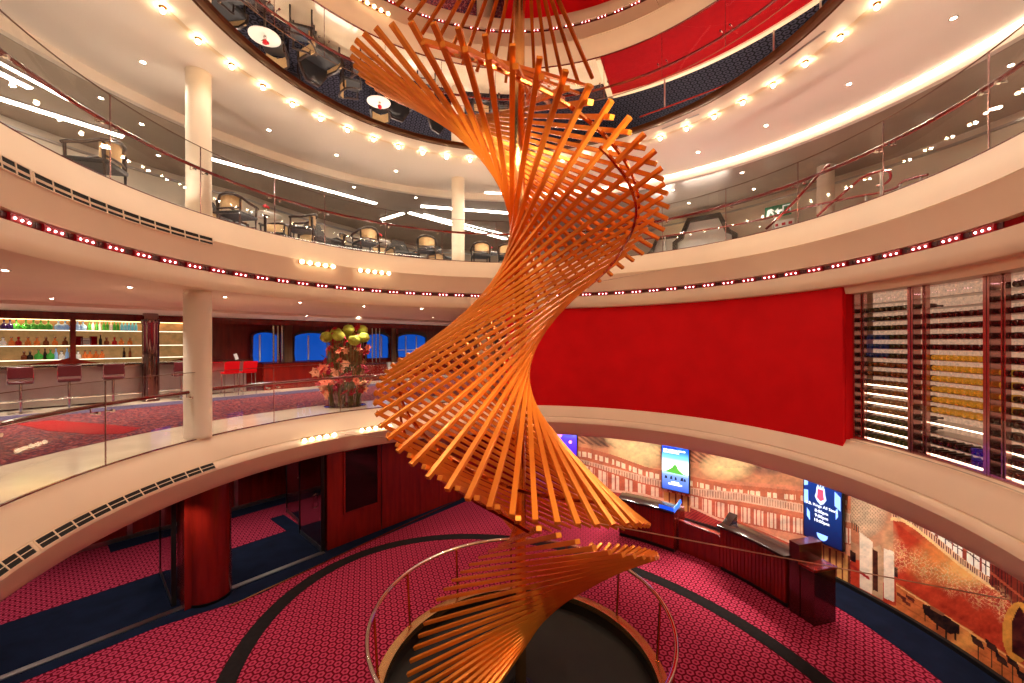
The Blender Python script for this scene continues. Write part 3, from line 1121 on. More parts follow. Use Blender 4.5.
# ================================================================== RAILINGS
def balustrade(name, label, Rg, z0, azs, a_rail, rail_in=0.10):
    root = thing(name, label, 'railing', (CX, CY, z0))
    for i in range(len(azs) - 1):
        mb = MB()
        g = 0.10
        R0, R1 = Rg, Rg + 0.014
        mb.sweep([(R0, z0 - 0.03), (R0, z0 + 1.17), (R1, z0 + 1.17), (R1, z0 - 0.03)], azs[i] + g / 2, azs[i + 1] - g / 2, 1.2)
        build(mb, 'glass_panel', M['glass'], root, smooth=True)
    mb = MB()
    n = int((a_rail[1] - a_rail[0]) / 2)
    mb.tube([pol(a_rail[0] + (a_rail[1] - a_rail[0]) * i / n, Rg + rail_in, z0 + 0.83) for i in range(n + 1)], 0.03, 10)
    build(mb, 'handrail', M['handrail'], root, 'dark red wooden handrail')
    for i in range(len(azs) - 1):
        for off in (1.1, azs[i + 1] - azs[i] - 1.1):
            a = azs[i] + off
            mb = MB()
            p, q_ = pol(a, Rg + 0.014, z0 + 0.74), pol(a, Rg + rail_in, z0 + 0.74)
            mb.cyl(p, q_, 0.009, seg=8)
            mb.cyl(q_, pol(a, Rg + rail_in, z0 + 0.81), 0.008, seg=8)
            dirr = (q_ - p).normalized()
            mb.cyl(pol(a, Rg - 0.012, z0 + 0.74), pol(a, Rg + 0.026, z0 + 0.74), 0.022, seg=12)
            build(mb, 'bracket', M['chrome'], root)
    mb = MB()
    mb.sweep([(Rg - 0.002, z0 + 1.17), (Rg - 0.002, z0 + 1.178), (Rg + 0.016, z0 + 1.178), (Rg + 0.016, z0 + 1.17)], azs[0], azs[-1], 1.5)
    build(mb, 'top_edge', M['bronze'], root)
    for a in azs[1:-1]:
        mb = MB()
        mb.sweep([(Rg - 0.001, z0), (Rg - 0.001, z0 + 1.17), (Rg + 0.015, z0 + 1.17), (Rg + 0.015, z0)], a - 0.045, a + 0.045, 0.5)
        build(mb, 'joint', M['frame'], root)
    mb = MB()
    mb.sweep([(Rg - 0.012, z0 - 0.005), (Rg - 0.012, z0 + 0.012), (Rg + 0.026, z0 + 0.012), (Rg + 0.026, z0 - 0.005)], azs[0], azs[-1], 2)
    build(mb, 'base_channel', M['handrail'], root)
    return root


azm = [95.5] + [107.2 + 15.4 * k for k in range(0, 10)]
balustrade('glass_balustrade', 'curved glass railing along the middle deck edge on the bar side', 5.745, 0.0, azm, (95.6, azm[-1]))
azu = [3.3 + 15.4 * k for k in range(-3, 10)] + [153.4, 168.5, 183.9, 199.3, 214.7, 230.1]
balustrade('glass_balustrade', 'curved glass railing round the upper deck opening', 5.70, 3.965, azu, (-42, 230))

# ================================================================== RED PANEL AND WINE WALL
PEDGE = az_of(on_cyl(842.5, 5.65))
mb = MB()
mb.sweep([(5.65, -0.185), (5.65, 2.72), (5.72, 2.72), (5.72, -0.185)], PEDGE, 93, 1.0)
tag(build(mb, 'wall_panel', 'red'), 'huge plain red curved panel between the cream balcony bands', 'wall panel')
mb = MB()
mb.sweep([(5.70, 0.0), (5.70, 2.62), (5.88, 2.62), (5.88, 0.0)], PEDGE - 0.12, PEDGE, 0.5)
tag(build(mb, 'side_return', 'red'), 'narrow red strip joining the red panel to the wine racks', 'wall panel')
mb = MB()
mb.sweep([(5.72, 2.50), (5.70, 2.50), (5.66, 2.64), (6.0, 2.64), (6.0, 2.50)], -60, PEDGE - 0.13, 1.5)
struct(mb, 'trim_17', 'cream', 'cream band above the wine racks', 'trim')
mb = MB()
mb.sweep([(5.74, -0.02), (5.80, 0.012), (6.0, 0.012), (6.0, -0.02)], -60, PEDGE - 0.13, 1.5)
struct(mb, 'trim_18', 'cream', 'cream ledge under the wine racks', 'trim')

bottle_prof = [(0.030, 0.0), (0.036, 0.004), (0.037, 0.015), (0.037, 0.17), (0.035, 0.19), (0.024, 0.215), (0.0145, 0.235), (0.0135, 0.29), (0.016, 0.291), (0.016, 0.303), (0.0125, 0.304)]
WB = {'green': mat('dark_green_bottle', (66, 66, 34), 0.2, coat=0.2, vary=0.3, scale=30), 'red': mat('dark_wine_bottle', (72, 30, 30), 0.2, coat=0.2, vary=0.3, scale=30),
      'gold': mat('golden_wine_bottle', (214, 158, 52), 0.12, coat=0.4, vary=0.25, scale=30, emit=(224, 160, 50), es=0.1), 'amber': mat('amber_wine_bottle', (128, 84, 42), 0.2, coat=0.2, vary=0.3, scale=30)}  # golden glass given a faint glow of its own to brighten the rows
BOT = {}
for k, m_ in WB.items():
    mb = MB()
    mb.lathe(bottle_prof, (0, 0, 0), 14)
    BOT[k] = mb.mesh('wine_bottle', m_)


def lay_bottle(az, R, z, kind, label, group):
    o = bpy.data.objects.new('wine_bottle', BOT[kind])
    COL.objects.link(o)
    o.location = pol(az, R, z)
    # base of the bottle toward the atrium, neck toward the wall
    d = Vector((math.cos(rad(az)), math.sin(rad(az)), 0))
    o.rotation_euler = d.to_track_quat('Z', 'X').to_euler()
    tag(o, label, 'wine bottle', group)


RW = 5.86
def azq(x):
    return az_of(on_cyl(x, RW - 0.02))


BW = [PEDGE - 0.15, azq(910.5), azq(986.5)]
BW.append(BW[2] - (BW[1] - BW[2]))
bays = [('left', BW[0], BW[1] + 0.05, 8), ('middle', BW[1] - 0.05, BW[2] + 0.05, 8), ('right', BW[2] - 0.05, BW[3] + 0.05, 2)]
SIDE = azq(850)
for bn, aA, aB, nb in bays:
    root = thing('wine_rack', {'left': 'lit wine rack bay next to the red panel', 'middle': 'lit wine rack bay holding rows of golden bottles', 'right': 'lit wine rack bay at the right end of the wine wall'}[bn], 'wine rack', pol((aA + aB) / 2, RW, 0.012))
    mb = MB()
    fw = 0.42
    for a in ((aA - 0.30, aA), (aB, aB + 0.42)):
        mb.sweep([(RW - 0.02, 0.012), (RW - 0.02, 2.555), (RW + 0.10, 2.555), (RW + 0.10, 0.012)], min(a), max(a), 0.5)
    mb.sweep([(RW - 0.015, 0.012), (RW - 0.015, 0.06), (RW + 0.40, 0.06), (RW + 0.40, 0.012)], aB, aA, 1)
    mb.sweep([(RW - 0.015, 2.51), (RW - 0.015, 2.555), (RW + 0.40, 2.555), (RW + 0.40, 2.51)], aB, aA, 1)
    build(mb, 'frame', M['frame'], root)
    mb = MB()
    mb.sweep([(RW + 0.40, 0.012), (RW + 0.40, 2.555), (RW + 0.43, 2.555), (RW + 0.43, 0.012)], aB, aA, 1)
    build(mb, 'back_panel', M['backlit'], root)
    am = aA - 1.30 if bn == 'left' else aA - 1.62
    for a in (am, am - 0.42):
        mb = MB()
        mb.sweep([(RW - 0.005, 0.06), (RW - 0.005, 2.51), (RW + 0.05, 2.51), (RW + 0.05, 0.06)], a - 0.09, a + 0.09, 0.5)
        build(mb, 'mullion', M['frame'], root)
    rows = 16
    for r in range(rows):
        z = 2.36 - r * 0.150
        mb = MB()
        mb.sweep([(RW + 0.05, z - 0.048), (RW + 0.05, z - 0.040), (RW + 0.36, z - 0.040), (RW + 0.36, z - 0.048)], aB + 0.42, aA - 0.3, 1.2)
        sh = build(mb, 'shelf', M['steel'], root)
        if (bn == 'left' and r >= 9) or (bn == 'middle' and r in (12, 15)) or (bn == 'right' and r >= 13):
            mb = MB()
            mb.sweep([(RW + 0.044, z - 0.052), (RW + 0.044, z - 0.036), (RW + 0.05, z - 0.036), (RW + 0.05, z - 0.052)], aB + 0.46, am - 0.6, 1.2)
            build(mb, 'light_strip', M['shelfglow'], sh)
    mb = MB()
    mb.sweep([(RW - 0.014, 0.06), (RW - 0.014, 2.51), (RW - 0.008, 2.51), (RW - 0.008, 0.06)], aB + 0.42, aA - 0.3, 1.2)
    build(mb, 'glass_door', M['cabglass'], root)
    for r in range(rows):
        z = 2.36 - r * 0.150
        if bn == 'left':
            kind = 'green' if r < 7 else ('amber' if r in (9, 10) else ('green' if r > 12 else 'amber'))
            if r == 0:
                continue
        elif bn == 'middle':
            if r in (0, 1, 12, 13):
                kind = None
            else:
                kind = 'red' if r in (2, 3, 4, 5, 14, 15) else 'gold'
        else:
            kind = 'red' if r not in (9, 10) else 'green'
        w0, w1 = am - 0.42 - 0.55, aB + 0.42 + 0.25
        if bn == 'right':
            w1 = w0 - 0.85
        if kind:
            for i in range(nb):
                a = w0 + (w1 - w0) * (i / (nb - 1))
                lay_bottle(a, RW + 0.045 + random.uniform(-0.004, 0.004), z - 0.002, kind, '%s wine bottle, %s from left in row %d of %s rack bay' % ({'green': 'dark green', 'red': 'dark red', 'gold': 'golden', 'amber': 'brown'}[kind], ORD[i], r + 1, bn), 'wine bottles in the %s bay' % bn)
        if r >= 1:
            k2 = 'red' if bn != 'left' else 'red'
            if bn == 'right' and 7 <= r <= 10:
                k2 = 'gold'
            if bn == 'middle' and r in (9, 11):
                k2 = 'amber'
            lay_bottle((aA - 0.3 + am) / 2, RW + 0.045, z - 0.002, k2, '%s wine bottle in row %d, narrow column of %s rack bay' % ({'red': 'dark', 'gold': 'golden', 'amber': 'brown'}[k2], r + 1, bn), 'wine bottles in the narrow columns')
# the rest of the wine wall beyond the picture's edge is closed by a plain steel panel
mb = MB()
mb.sweep([(RW, 0.012), (RW, 2.555), (RW + 0.4, 2.555), (RW + 0.4, 0.012)], -60, BW[3] - 0.5, 2)
struct(mb, 'wall_steel', 'frame', 'plain steel wall panel past the wine racks', 'wall')

# ================================================================== AIR GRILLES
def grille(label, a0, a1, nseg, prof_pts):
    """two dark louvre rows with cream dividers, lying on the fascia between prof_pts (top, bottom)"""
    (Rt, zt), (Rb, zb) = prof_pts
    root = thing('air_grille', label, 'vent', pol((a0 + a1) / 2, Rt, zt))
    dx, dz = Rb - Rt, zb - zt
    L = math.hypot(dx, dz)
    nx, nz = (dz / L, -dx / L)          # normal toward the atrium axis
    if nx > 0:
        nx, nz = -nx, -nz

    def strip(t0, t1, h0, h1, b0, b1, m_):
        pts = [(Rt + dx * t0 + nx * h0, zt + dz * t0 + nz * h0), (Rt + dx * t1 + nx * h0, zt + dz * t1 + nz * h0), (Rt + dx * t1 + nx * h1, zt + dz * t1 + nz * h1), (Rt + dx * t0 + nx * h1, zt + dz * t0 + nz * h1)]
        m_.sweep(pts, b0, b1, 1.0)
    m1 = MB()
    strip(0, 1, -0.01, 0.004, a0, a1, m1)
    build(m1, 'recess', M['darkvoid'], root)
    m2 = MB()
    for t0, t1 in ((-0.07, 0.0), (0.46, 0.54), (1.0, 1.07)):
        strip(t0, t1, -0.012, 0.011, a0, a1, m2)
    for i in range(nseg + 1):
        b = a0 + (a1 - a0) * i / nseg
        strip(0, 1, -0.012, 0.010, b - 0.09, b + 0.09, m2)
    build(m2, 'grid', M['cream'], root)


def azp(x, y, R):
    return az_of(on_cyl(x, R, y))


gu = ((5.522, 3.535), (5.508, 3.415))
grille('dark slotted air grille, upper cream balcony band, longer right section', azp(212.5, 243, 5.52), azp(33, 185, 5.52), 11, gu)
grille('dark slotted air grille, upper cream balcony band, shorter leftmost section', azp(29.5, 183, 5.52), azp(29.5, 183, 5.52) + 12, 6, gu)
gm = ((5.484, -0.413), (5.420, -0.500))
grille('dark slotted air grille, middle cream balcony band, longer right section', azp(214, 466, 5.46), azp(36.5, 550, 5.46), 11, gm)
grille('dark slotted air grille, middle cream balcony band, shorter leftmost section', azp(32, 553, 5.46), azp(32, 553, 5.46) + 12, 6, gm)

# ================================================================== LAMPS
# red LED fixtures along the recess of the upper band
led = thing('led_fixture', 'red strip fixture of three small pink lights under the upper balcony band', 'light fixture', pol(0, 5.6, 3.0))
LED0 = 4.6
mb = MB()
cs, sn_ = math.cos, math.sin


def local_arc(mb_, prof, half, n=4):
    rings = []
    for i in range(n + 1):
        a = rad(-half + 2 * half * i / n)
        rings.append([Vector((R * math.cos(a) - 5.6, R * math.sin(a), z)) for R, z in prof])
    mb_.loft(rings, True, True)


local_arc(mb, [(5.575, -0.048), (5.568, -0.01), (5.575, 0.036), (5.628, 0.045), (5.628, -0.05)], 1.45)
link_mesh('housing', mb.mesh('housing', M['ledbase']), led)
mb = MB()
local_arc(mb, [(5.60, -0.03), (5.60, 0.03), (5.625, 0.03), (5.625, -0.03)], 2.25)
link_mesh('tray', mb.mesh('tray', mat('dark_red_tray', (84, 10, 14), 0.4)), led)
for k in (-1, 0, 1):
    mb = MB()
    a = rad(k * 0.95)
    mb.sphere((5.568 * math.cos(a) - 5.6, 5.568 * math.sin(a), -0.012), 0.014, 10, 6)
    link_mesh('lamp', mb.mesh('lamp', M['led']), led)
proto(led)
k = 0
led_az = [198.5 - LED0 * i for i in range(47)]
for i, a in enumerate(led_az):
    if a < -18:
        continue
    lab = 'red strip light with three pink lamps, upper balcony, %s from the left' % ORD[i]
    if i == 0:
        led.location = pol(a, 5.6, 3.0)
        led.rotation_euler = (0, 0, rad(a))
        led['label'] = lab
        led['group'] = 'red strip lights under the upper balcony'
    else:
        copy_thing(led, pol(a, 5.6, 3.0), rad(a), lab, 'red strip lights under the upper balcony')
mb = MB()
mb.sweep([(5.615, 2.96), (5.615, 3.035), (5.632, 3.035), (5.632, 2.96)], 0, 360, 2)
struct(mb, 'trim_19', M['redrug'], 'dark red channel behind the strip lights', 'trim')

# globe light bars on the grooves
def globe_bar(label, pts, R, z, energy=4):
    a = [azp(x, y, R) for x, y in pts]
    root = thing('globe_light_bar', label, 'light fixture', pol(sum(a) / len(a), R, z), 'globe light bars on the balcony bands')
    mb = MB()
    lo, hi = min(a) - 0.5, max(a) + 0.5
    mb.sweep([(R - 0.005, z - 0.035), (R - 0.03, z - 0.02), (R - 0.03, z + 0.03), (R - 0.005, z + 0.04), (R + 0.03, z)], lo, hi, 0.5)
    build(mb, 'base', M['brass'], root)
    for b in a:
        mb = MB()
        mb.sphere(pol(b, R - 0.062, z), 0.046, 14, 10)
        build(mb, 'bulb', M['globe'], root)


globe_bar('row of five glowing globe lamps on the upper balcony, left of the pair', [(300.5, 264.2), (308.5, 265.4), (316.5, 266.6), (324.3, 267.8), (331.8, 268.7)], 5.50, 3.44)
globe_bar('row of five glowing globe lamps on the upper balcony, right of the pair', [(359.5, 272.6), (367, 273.6), (374, 274.4), (381, 275), (388, 275.6)], 5.50, 3.44)
globe_bar('row of five glowing globe lamps on the middle balcony edge, left of the pair', [(303, 442.5), (310.5, 440.6), (318, 439), (325.5, 437.3), (333, 435.8)], 5.47, -0.44)
globe_bar('row of five glowing globe lamps on the middle balcony edge beside the orange slats', [(361, 431), (368, 430), (375, 429), (382, 428), (389, 427)], 5.47, -0.44)

# warm lamps round the mirror
cb = thing('ceiling_lamp', 'x', 'lamp', (0, 0, ZC))
mb = MB()
mb.lathe([(0.05, -0.006), (0.05, -0.012), (0.035, -0.03), (0.02, -0.035)], (0, 0, 0), 16)
link_mesh('socket', mb.mesh('socket', M['brass']), cb)
mb = MB()
mb.sphere((0, 0, -0.062), 0.034, 12, 8)
link_mesh('bulb', mb.mesh('bulb', M['bulb']), cb)
proto(cb)
lamp_az = []
a0 = az_of(on_z(469.5, 160, ZC))
a1 = az_of(on_z(260, 85.8, ZC))
stepL = (a1 - a0) / 8.0
for k in range(-16, 15):
    lamp_az.append(a0 + stepL * k)
lamp_az.sort(reverse=True)
for i, a in enumerate(lamp_az):
    lab = 'round warm lamp on the ring ceiling, %s from the left' % ORD[i]
    g = 'warm lamps ringing the ceiling mirror'
    if i == 0:
        cb.location = pol(a, 5.34, ZC)
        tag(cb, lab, 'lamp', g)
    else:
        copy_thing(cb, pol(a, 5.34, ZC), 0, lab, g)
for a in [a0 + stepL * k for k in range(0, 53)]:
    spot(pol(a, 5.34, ZC - 0.10), (0, 0, -1), 11, 160, 0.5, c=(1, 0.84, 0.66), r=0.035)

# added unseen narrow spots at the upper band, put in to brighten the sculpture's core
for a, z, zt, e in ((232, 3.35, 4.3, 1000), (296, 3.35, 4.3, 1000), (325, 3.35, 0.9, 480), (250, 3.35, 0.6, 420), (278, 3.35, -2.0, 340)):
    p = pol(a, 5.40, z)
    spot(p, Vector((CX, CY, zt)) - p, e, 15, 1.0, (1.0, 0.82, 0.46), 0.04)

# recessed downlights
dl = thing('downlight', 'x', 'downlight', (0, 0, 0))
mb = MB()
mb.lathe([(0.055, 0.0), (0.056, -0.008), (0.045, -0.010), (0.040, 0.0)], (0, 0, 0), 18)
link_mesh('trim_ring', mb.mesh('trim_ring', M['chrome']), dl)
mb = MB()
mb.lathe([(0.034, -0.002), (0.034, -0.005), (0.028, -0.0075)], (0, 0, 0), 16)
link_mesh('lens', mb.mesh('lens', M['down']), dl)
proto(dl)
first = [True]


def downlight(p, label, group, w=14, size=95):
    if first[0]:
        dl.location = p
        tag(dl, label, 'downlight', group)
        first[0] = False
    else:
        copy_thing(dl, p, 0, label, group)
    if w:
        spot(Vector(p) - Vector((0, 0, 0.02)), (0, 0, -1), w, size)


ring_d = [(143, 62), (269, 130), (336.5, 155), (396, 171), (698, 152), (766, 125.5), (849, 84), (953.6, 18)]
for i, (x, y) in enumerate(ring_d):
    downlight(on_z(x, y, ZC), 'small downlight in the cream ring ceiling, %s of eight from the left' % ORD[i], 'downlights in the cream ring ceiling', 40)
outer_d = [(77, 145), (101, 98), (141.5, 124), (158.5, 155.5), (354, 187), (416, 197.6), (673, 190), (689, 203), (742, 172.6), (753.7, 189), (986, 113), (1011, 65)]
for i, (x, y) in enumerate(outer_d):
    downlight(on_z(x, y, 6.50), 'small downlight in the bronze outer ceiling, %s of twelve from the left' % ORD[i], 'downlights in the bronze outer ceiling', 45)
mid_d = [(5, 270), (52, 298.5), (130, 287), (225, 297), (300, 302.5), (307, 315.5), (359, 316.5), (364, 306), (421.5, 308.5), (433, 317)]
for i, (x, y) in enumerate(mid_d):
    p = on_z(x, y, 2.62)
    s_, n_ = sn(p)
    if 4.3 < n_ + 0.0 < 8.4:
        p = on_z(x, y, 2.54)
        s_, n_ = sn(p)
        if n_ > 7.0:
            p = on_n(x, 7.03, y)
            p.z = 2.54
    downlight(p, 'small downlight in the lounge ceiling before the bar, %s of ten from the left' % ORD[i], 'downlights in the lounge ceiling', 55)
# lower foyer lamps (under the middle deck)
low = [pol(a, 6.05, -0.955) for a in (15, 25, 35, 45, 55, 65, 80, 100, 170, 185, 200)] + [SN(s, n, -0.955) for s, n in ((0, 2.6), (2.4, 2.6), (4.6, 2.6), (-1.5, 3.4), (0.6, 1.3), (3.8, 1.3))]
for i, p in enumerate(low):
    spot(p, (0, 0, -1), 34, 110)

# linear lamps set in the outer ceiling
lin_px = [((-40, 86), (123, 136.5), 0.16), ((-20, 52), (84, 108), 0.06), ((-14, 66), (30, 88), 0.12), ((205, 157), (376, 203.5), 0.15), ((382, 219.5), (403, 213), 0.16), ((409, 212.5), (506, 239), 0.2), ((421, 206), (510, 213), 0.2), ((424, 214), (512, 236), 0.05), ((485, 192.5), (510, 193.5), 0.1)]
for i, (a, b, wd) in enumerate(lin_px):
    p, q_ = on_z(a[0], a[1], 6.482), on_z(b[0], b[1], 6.482)
    d_ = (q_ - p).normalized()
    sd = Vector((-d_.y, d_.x, 0))
    root = thing('linear_lamp', ['long bright linear lamp at the far left above the upper railing, lower one', 'thin bright linear lamp at the far left above the upper railing', 'short bright linear lamp cut by the left picture edge', 'long bright linear lamp right of the left upper column',
                                 'short linear lamp left arm of the angled pair by the far column', 'long linear lamp right arm of the angled pair by the far column', 'bright linear lamp crossing behind the far slim column', 'thin linear lamp between the two bright ones by the far column', 'small square ceiling lamp right of the far slim column'][i], 'ceiling lamp', (p + q_) / 2)
    mb = MB()
    mb.frame_box((p + q_) / 2 + Vector((0, 0, 0.005)), d_, sd, (0, 0, 1), (q_ - p).length / 2 + 0.03, wd / 2 + 0.03, 0.011)
    build(mb, 'housing', M['steel'], root)
    mb = MB()
    mb.frame_box((p + q_) / 2 - Vector((0, 0, 0.010)), d_, sd, (0, 0, 1), (q_ - p).length / 2, wd / 2, 0.006)
    build(mb, 'diffuser', M['linear'], root)
# added spots without fixtures, put in to brighten the lounge
for s_, n_ in ((-3, 3), (0, 3.2), (3, 3.6), (6, 4), (9, 4), (12, 4), (-3, 5.2), (0, 5.2), (3, 5.2), (6, 6), (10, 6.4), (14, 6), (17, 5), (-3, 6.2), (1.5, 6.2)):
    spot(SN(s_, n_, 2.53), (0, 0, -1), 115, 150)
# further lamps that light the rear half of the atrium and the lower floor
for a in range(0, 360, 24):
    spot(pol(a, 6.7, ZC - 0.02), (0, 0, -1), 62, 125)
for a in (200, 230, 260, 290, 320, 350):
    spot(pol(a, 7.6, 2.6), (0, 0, -1), 22, 110)
# added uplights without fixtures behind the upper kerb, put in to brighten the ring ceiling
for k in range(24):
    a = 7 + 15 * k
    o = spot(pol(a, 5.98, ZU + 0.04), (0.35 * math.cos(rad(a)), 0.35 * math.sin(rad(a)), 1), 20, 130, 0.6, r=0.01)
    o.data.cycles.use_multiple_importance_sampling = False
# spot lamps on the ceiling ring aimed at the sculpture
for a, zt in ((250, 4.0), (290, 3.0), (320, 4.6), (220, 5.0), (270, 1.0), (300, 0.0), (240, 0.5), (90, 3.0), (45, 4.0), (135, 3.5), (180, 2.0), (0, 2.0)):
    p = pol(a, 4.95, ZC - 0.03)
    spot(p, Vector((CX, CY, zt)) - p, 120 if 200 <= a <= 330 else 22, 34, 0.8, (1.0, 0.76, 0.45), 0.06)

# ================================================================== LOWER FOYER
def text_obj(s, p, xdir, ydir, size, m, parent, align='CENTER', name='lettering'):
    cu_ = bpy.data.curves.new(name, 'FONT')
    cu_.body = s
    cu_.size = size
    cu_.align_x = align
    cu_.extrude = 0.001
    cu_.materials.append(M[m] if isinstance(m, str) else m)
    o = bpy.data.objects.new(name, cu_)
    COL.objects.link(o)
    x, y = Vector(xdir).normalized(), Vector(ydir).normalized()
    z = x.cross(y)
    mt = Matrix((x, y, z)).transposed().to_4x4()
    mt.translation = Vector(p) - (parent.location if parent else Vector((0, 0, 0)))
    o.matrix_basis = mt
    dg = bpy.context.evaluated_depsgraph_get()
    dg.update()
    me = bpy.data.meshes.new_from_object(o.evaluated_get(dg))
    me.name = name
    bpy.data.objects.remove(o)
    o = bpy.data.objects.new(name, me)
    COL.objects.link(o)
    o.matrix_basis = mt
    if parent:
        o.parent = parent
    return o


def wall_screen(label, az0, az1, z0, z1, R, face):
    """flat panel display hung before the curved wall; az0 is its left edge as seen from inside"""
    a, b = pol(az0, R), pol(az1, R)
    xd = (b - a).normalized()
    nd = Vector((-xd.y, xd.x, 0))
    c = (a + b) / 2
    if nd.dot(Vector((CX, CY, 0)) - Vector((c.x, c.y, 0))) < 0:
        nd = -nd
    W, H = (b - a).length, z1 - z0
    c.z = (z0 + z1) / 2
    root = thing('display_screen', label, 'screen', c)
    mb = MB()
    mb.frame_box(c, xd, nd, (0, 0, 1), W / 2, 0.035, H / 2)
    mb.frame_box(c - nd * 0.06, xd, nd, (0, 0, 1), W / 5, 0.03, H / 5)
    build(mb, 'casing', M['blackmetal'], root, smooth=False)
    mb = MB()
    o_ = c + nd * 0.0355
    mb.slab(o_, xd, (0, 0, 1), nd, [(-W / 2 + 0.02, -H / 2 + 0.02), (W / 2 - 0.02, -H / 2 + 0.02), (W / 2 - 0.02, H / 2 - 0.02), (-W / 2 + 0.02, H / 2 - 0.02)], 0, 0.002)
    build(mb, 'screen', face, root, smooth=False)
    return root, c + nd * 0.039, xd, nd, W, H


def lit(name, c, s=1.0):
    return mat(name, c, 0.4, emit=c, es=s, vary=0.0)


def grad_mat(name, stops, axis=2, lo=0.0, hi=1.0, s=1.0):
    m = bpy.data.materials.new(name)
    m.use_nodes = True
    nt = NT(m)
    tc = nt.n('ShaderNodeTexCoord')
    sp = nt.n('ShaderNodeSeparateXYZ')
    nt.link(tc.outputs['Generated'], sp.inputs[0])
    cr = nt.n('ShaderNodeValToRGB')
    e = cr.color_ramp.elements
    e[0].position, e[0].color = stops[0][0], (*lin(stops[0][1]), 1)
    e[1].position, e[1].color = stops[-1][0], (*lin(stops[-1][1]), 1)
    for p, c in stops[1:-1]:
        k = e.new(p)
        k.color = (*lin(c), 1)
    nt.link(sp.outputs[axis], cr.inputs[0])
    nt.link(cr.outputs[0], nt.b.inputs['Base Color'])
    nt.link(cr.outputs[0], nt.b.inputs['Emission Color'])
    nt.b.inputs['Emission Strength'].default_value = s
    nt.b.inputs['Roughness'].default_value = 0.3
    return m


RS = 6.84
# screen with the island picture
zt = on_cyl(676, RS, 441).z
zb = on_cyl(676, RS, 491).z
island = grad_mat('island_picture', [(0.0, (40, 66, 150)), (0.30, (90, 120, 190)), (0.36, (150, 180, 210)), (0.38, (236, 240, 236)), (0.55, (226, 236, 240)), (0.66, (96, 180, 236)), (0.80, (24, 84, 214)), (1.0, (20, 50, 200))], s=0.9)
root, c, xd, nd, W, H = wall_screen('wall screen showing a green island peak under a blue sky', az_of(on_cyl(661.5, RS)), az_of(on_cyl(689.5, RS)), zb, zt, RS, island)
Z = Vector((0, 0, 1))
mb = MB()
mb.slab(c, xd, Z, nd, [(-W * .47, -H * .135), (-W * .3, -H * .11), (-W * .1, -H * .03), (-W * .04, H * .03), (W * .04, H * .03), (W * .12, -H * .06), (W * .3, -H * .13), (W * .47, -H * .15)], -0.001, 0.001)
build(mb, 'island', lit('island_green', (70, 140, 50), 0.8), root, smooth=False)
mb = MB()
for i, (px_, wd) in enumerate([(-.33, .10), (-.14, .09), (.02, .08), (.24, .11), (.34, .08)]):
    mb.slab(c, xd, Z, nd, [(W * (px_ - wd / 2), -H * .27), (W * (px_ + wd / 2), -H * .27), (W * (px_ + wd / 3), -H * (.22 - .02 * (i % 2))), (W * (px_ - wd / 4), -H * .21)], -0.001, 0.0015)
build(mb, 'seal_shapes', lit('seal_dark', (14, 20, 50), 0.4), root, smooth=False)
for y0, m_, segs in ((.40, 'd', ((-.42, -.24), (-.21, -.06), (-.03, .14))), (.355, 'd', ((-.42, -.33), (-.30, -.16), (-.12, .06))), (.31, 'w', ((-.42, -.27), (-.24, .08), (.11, .36))), (.265, 'w', ((-.42, -.33), (-.30, .14))), (-.325, 'w', ((-.14, .14),)), (-.365, 'w', ((-.24, .24),))):
    mb = MB()
    for a_, b_ in segs:
        mb.slab(c, xd, Z, nd, [(W * a_, H * (y0 - .014)), (W * b_, H * (y0 - .014)), (W * b_, H * (y0 + .014)), (W * a_, H * (y0 + .014))], -0.001, 0.001)
    build(mb, 'caption_line', lit('cap_' + m_, (20, 26, 110) if m_ == 'd' else (236, 244, 255), 0.9), root, smooth=False)

# screen with the crest and the show times
zt = on_cyl(820, RS, 474).z
zb = on_cyl(820, RS, 540).z
root, c, xd, nd, W, H = wall_screen('wall screen showing a red crest and show times on navy', az_of(on_cyl(804, RS)), az_of(on_cyl(843.5, RS)), zb - 0.03, zt + 0.03, RS, grad_mat('navy_picture', [(0, (4, 14, 50)), (0.5, (8, 34, 84)), (1, (14, 40, 110))], s=0.8))
cw = lit('caption_white', (232, 240, 255), 0.9)
cb_ = lit('caption_blue', (120, 160, 255), 0.9)
cr_ = lit('crest_red', (206, 60, 84), 0.8)
cg_ = lit('crest_pale', (170, 196, 236), 0.8)


def disc(w_, h_, n=16):
    return [(w_ * math.cos(2 * PI * i / n), h_ * math.sin(2 * PI * i / n)) for i in range(n)]


mb = MB()
cc = c + xd * (-W * .04) + Z * (H * .19)
Hs, Ws = H, W
H, W = H * .86, W * .92
mb.slab(cc, xd, Z, nd, [(-W * .11, H * .12), (W * .11, H * .12), (W * .13, H * .02), (W * .16, -H * .06), (W * .08, -H * .14), (0, -H * .17), (-W * .10, -H * .12), (-W * .16, -H * .05), (-W * .12, H * .03)], -0.001, 0.001)
build(mb, 'crest_outline', cg_, root, smooth=False)
mb = MB()
mb.slab(cc, xd, Z, nd, [(-W * .075, H * .09), (W * .075, H * .09), (W * .085, -H * .01), (W * .10, -H * .06), (0, -H * .11), (-W * .10, -H * .06), (-W * .085, 0)], 0.0005, 0.002)
build(mb, 'crest', cr_, root, smooth=False)
mb = MB()
for k in (-1, 0, 1):
    mb.slab(cc + xd * (W * .07 * k) + Z * (H * .125), xd, Z, nd, [(-W * .03, 0), (W * .03, 0), (0, H * .045)], -0.001, 0.001)
build(mb, 'crown', cg_, root, smooth=False)
H, W = Hs, Ws
text_obj('B.B. Kings All Stars', c + Z * (H * .005) - xd * (W * .03), xd, Z, W * .105, cw, root)
for i, s_ in enumerate(('8:00pm', '9:00pm', '10:00pm')):
    text_obj(s_, c - Z * (H * (.075 + .07 * i)) - xd * (W * .02), xd, Z, W * .115, cw, root)
mb = MB()
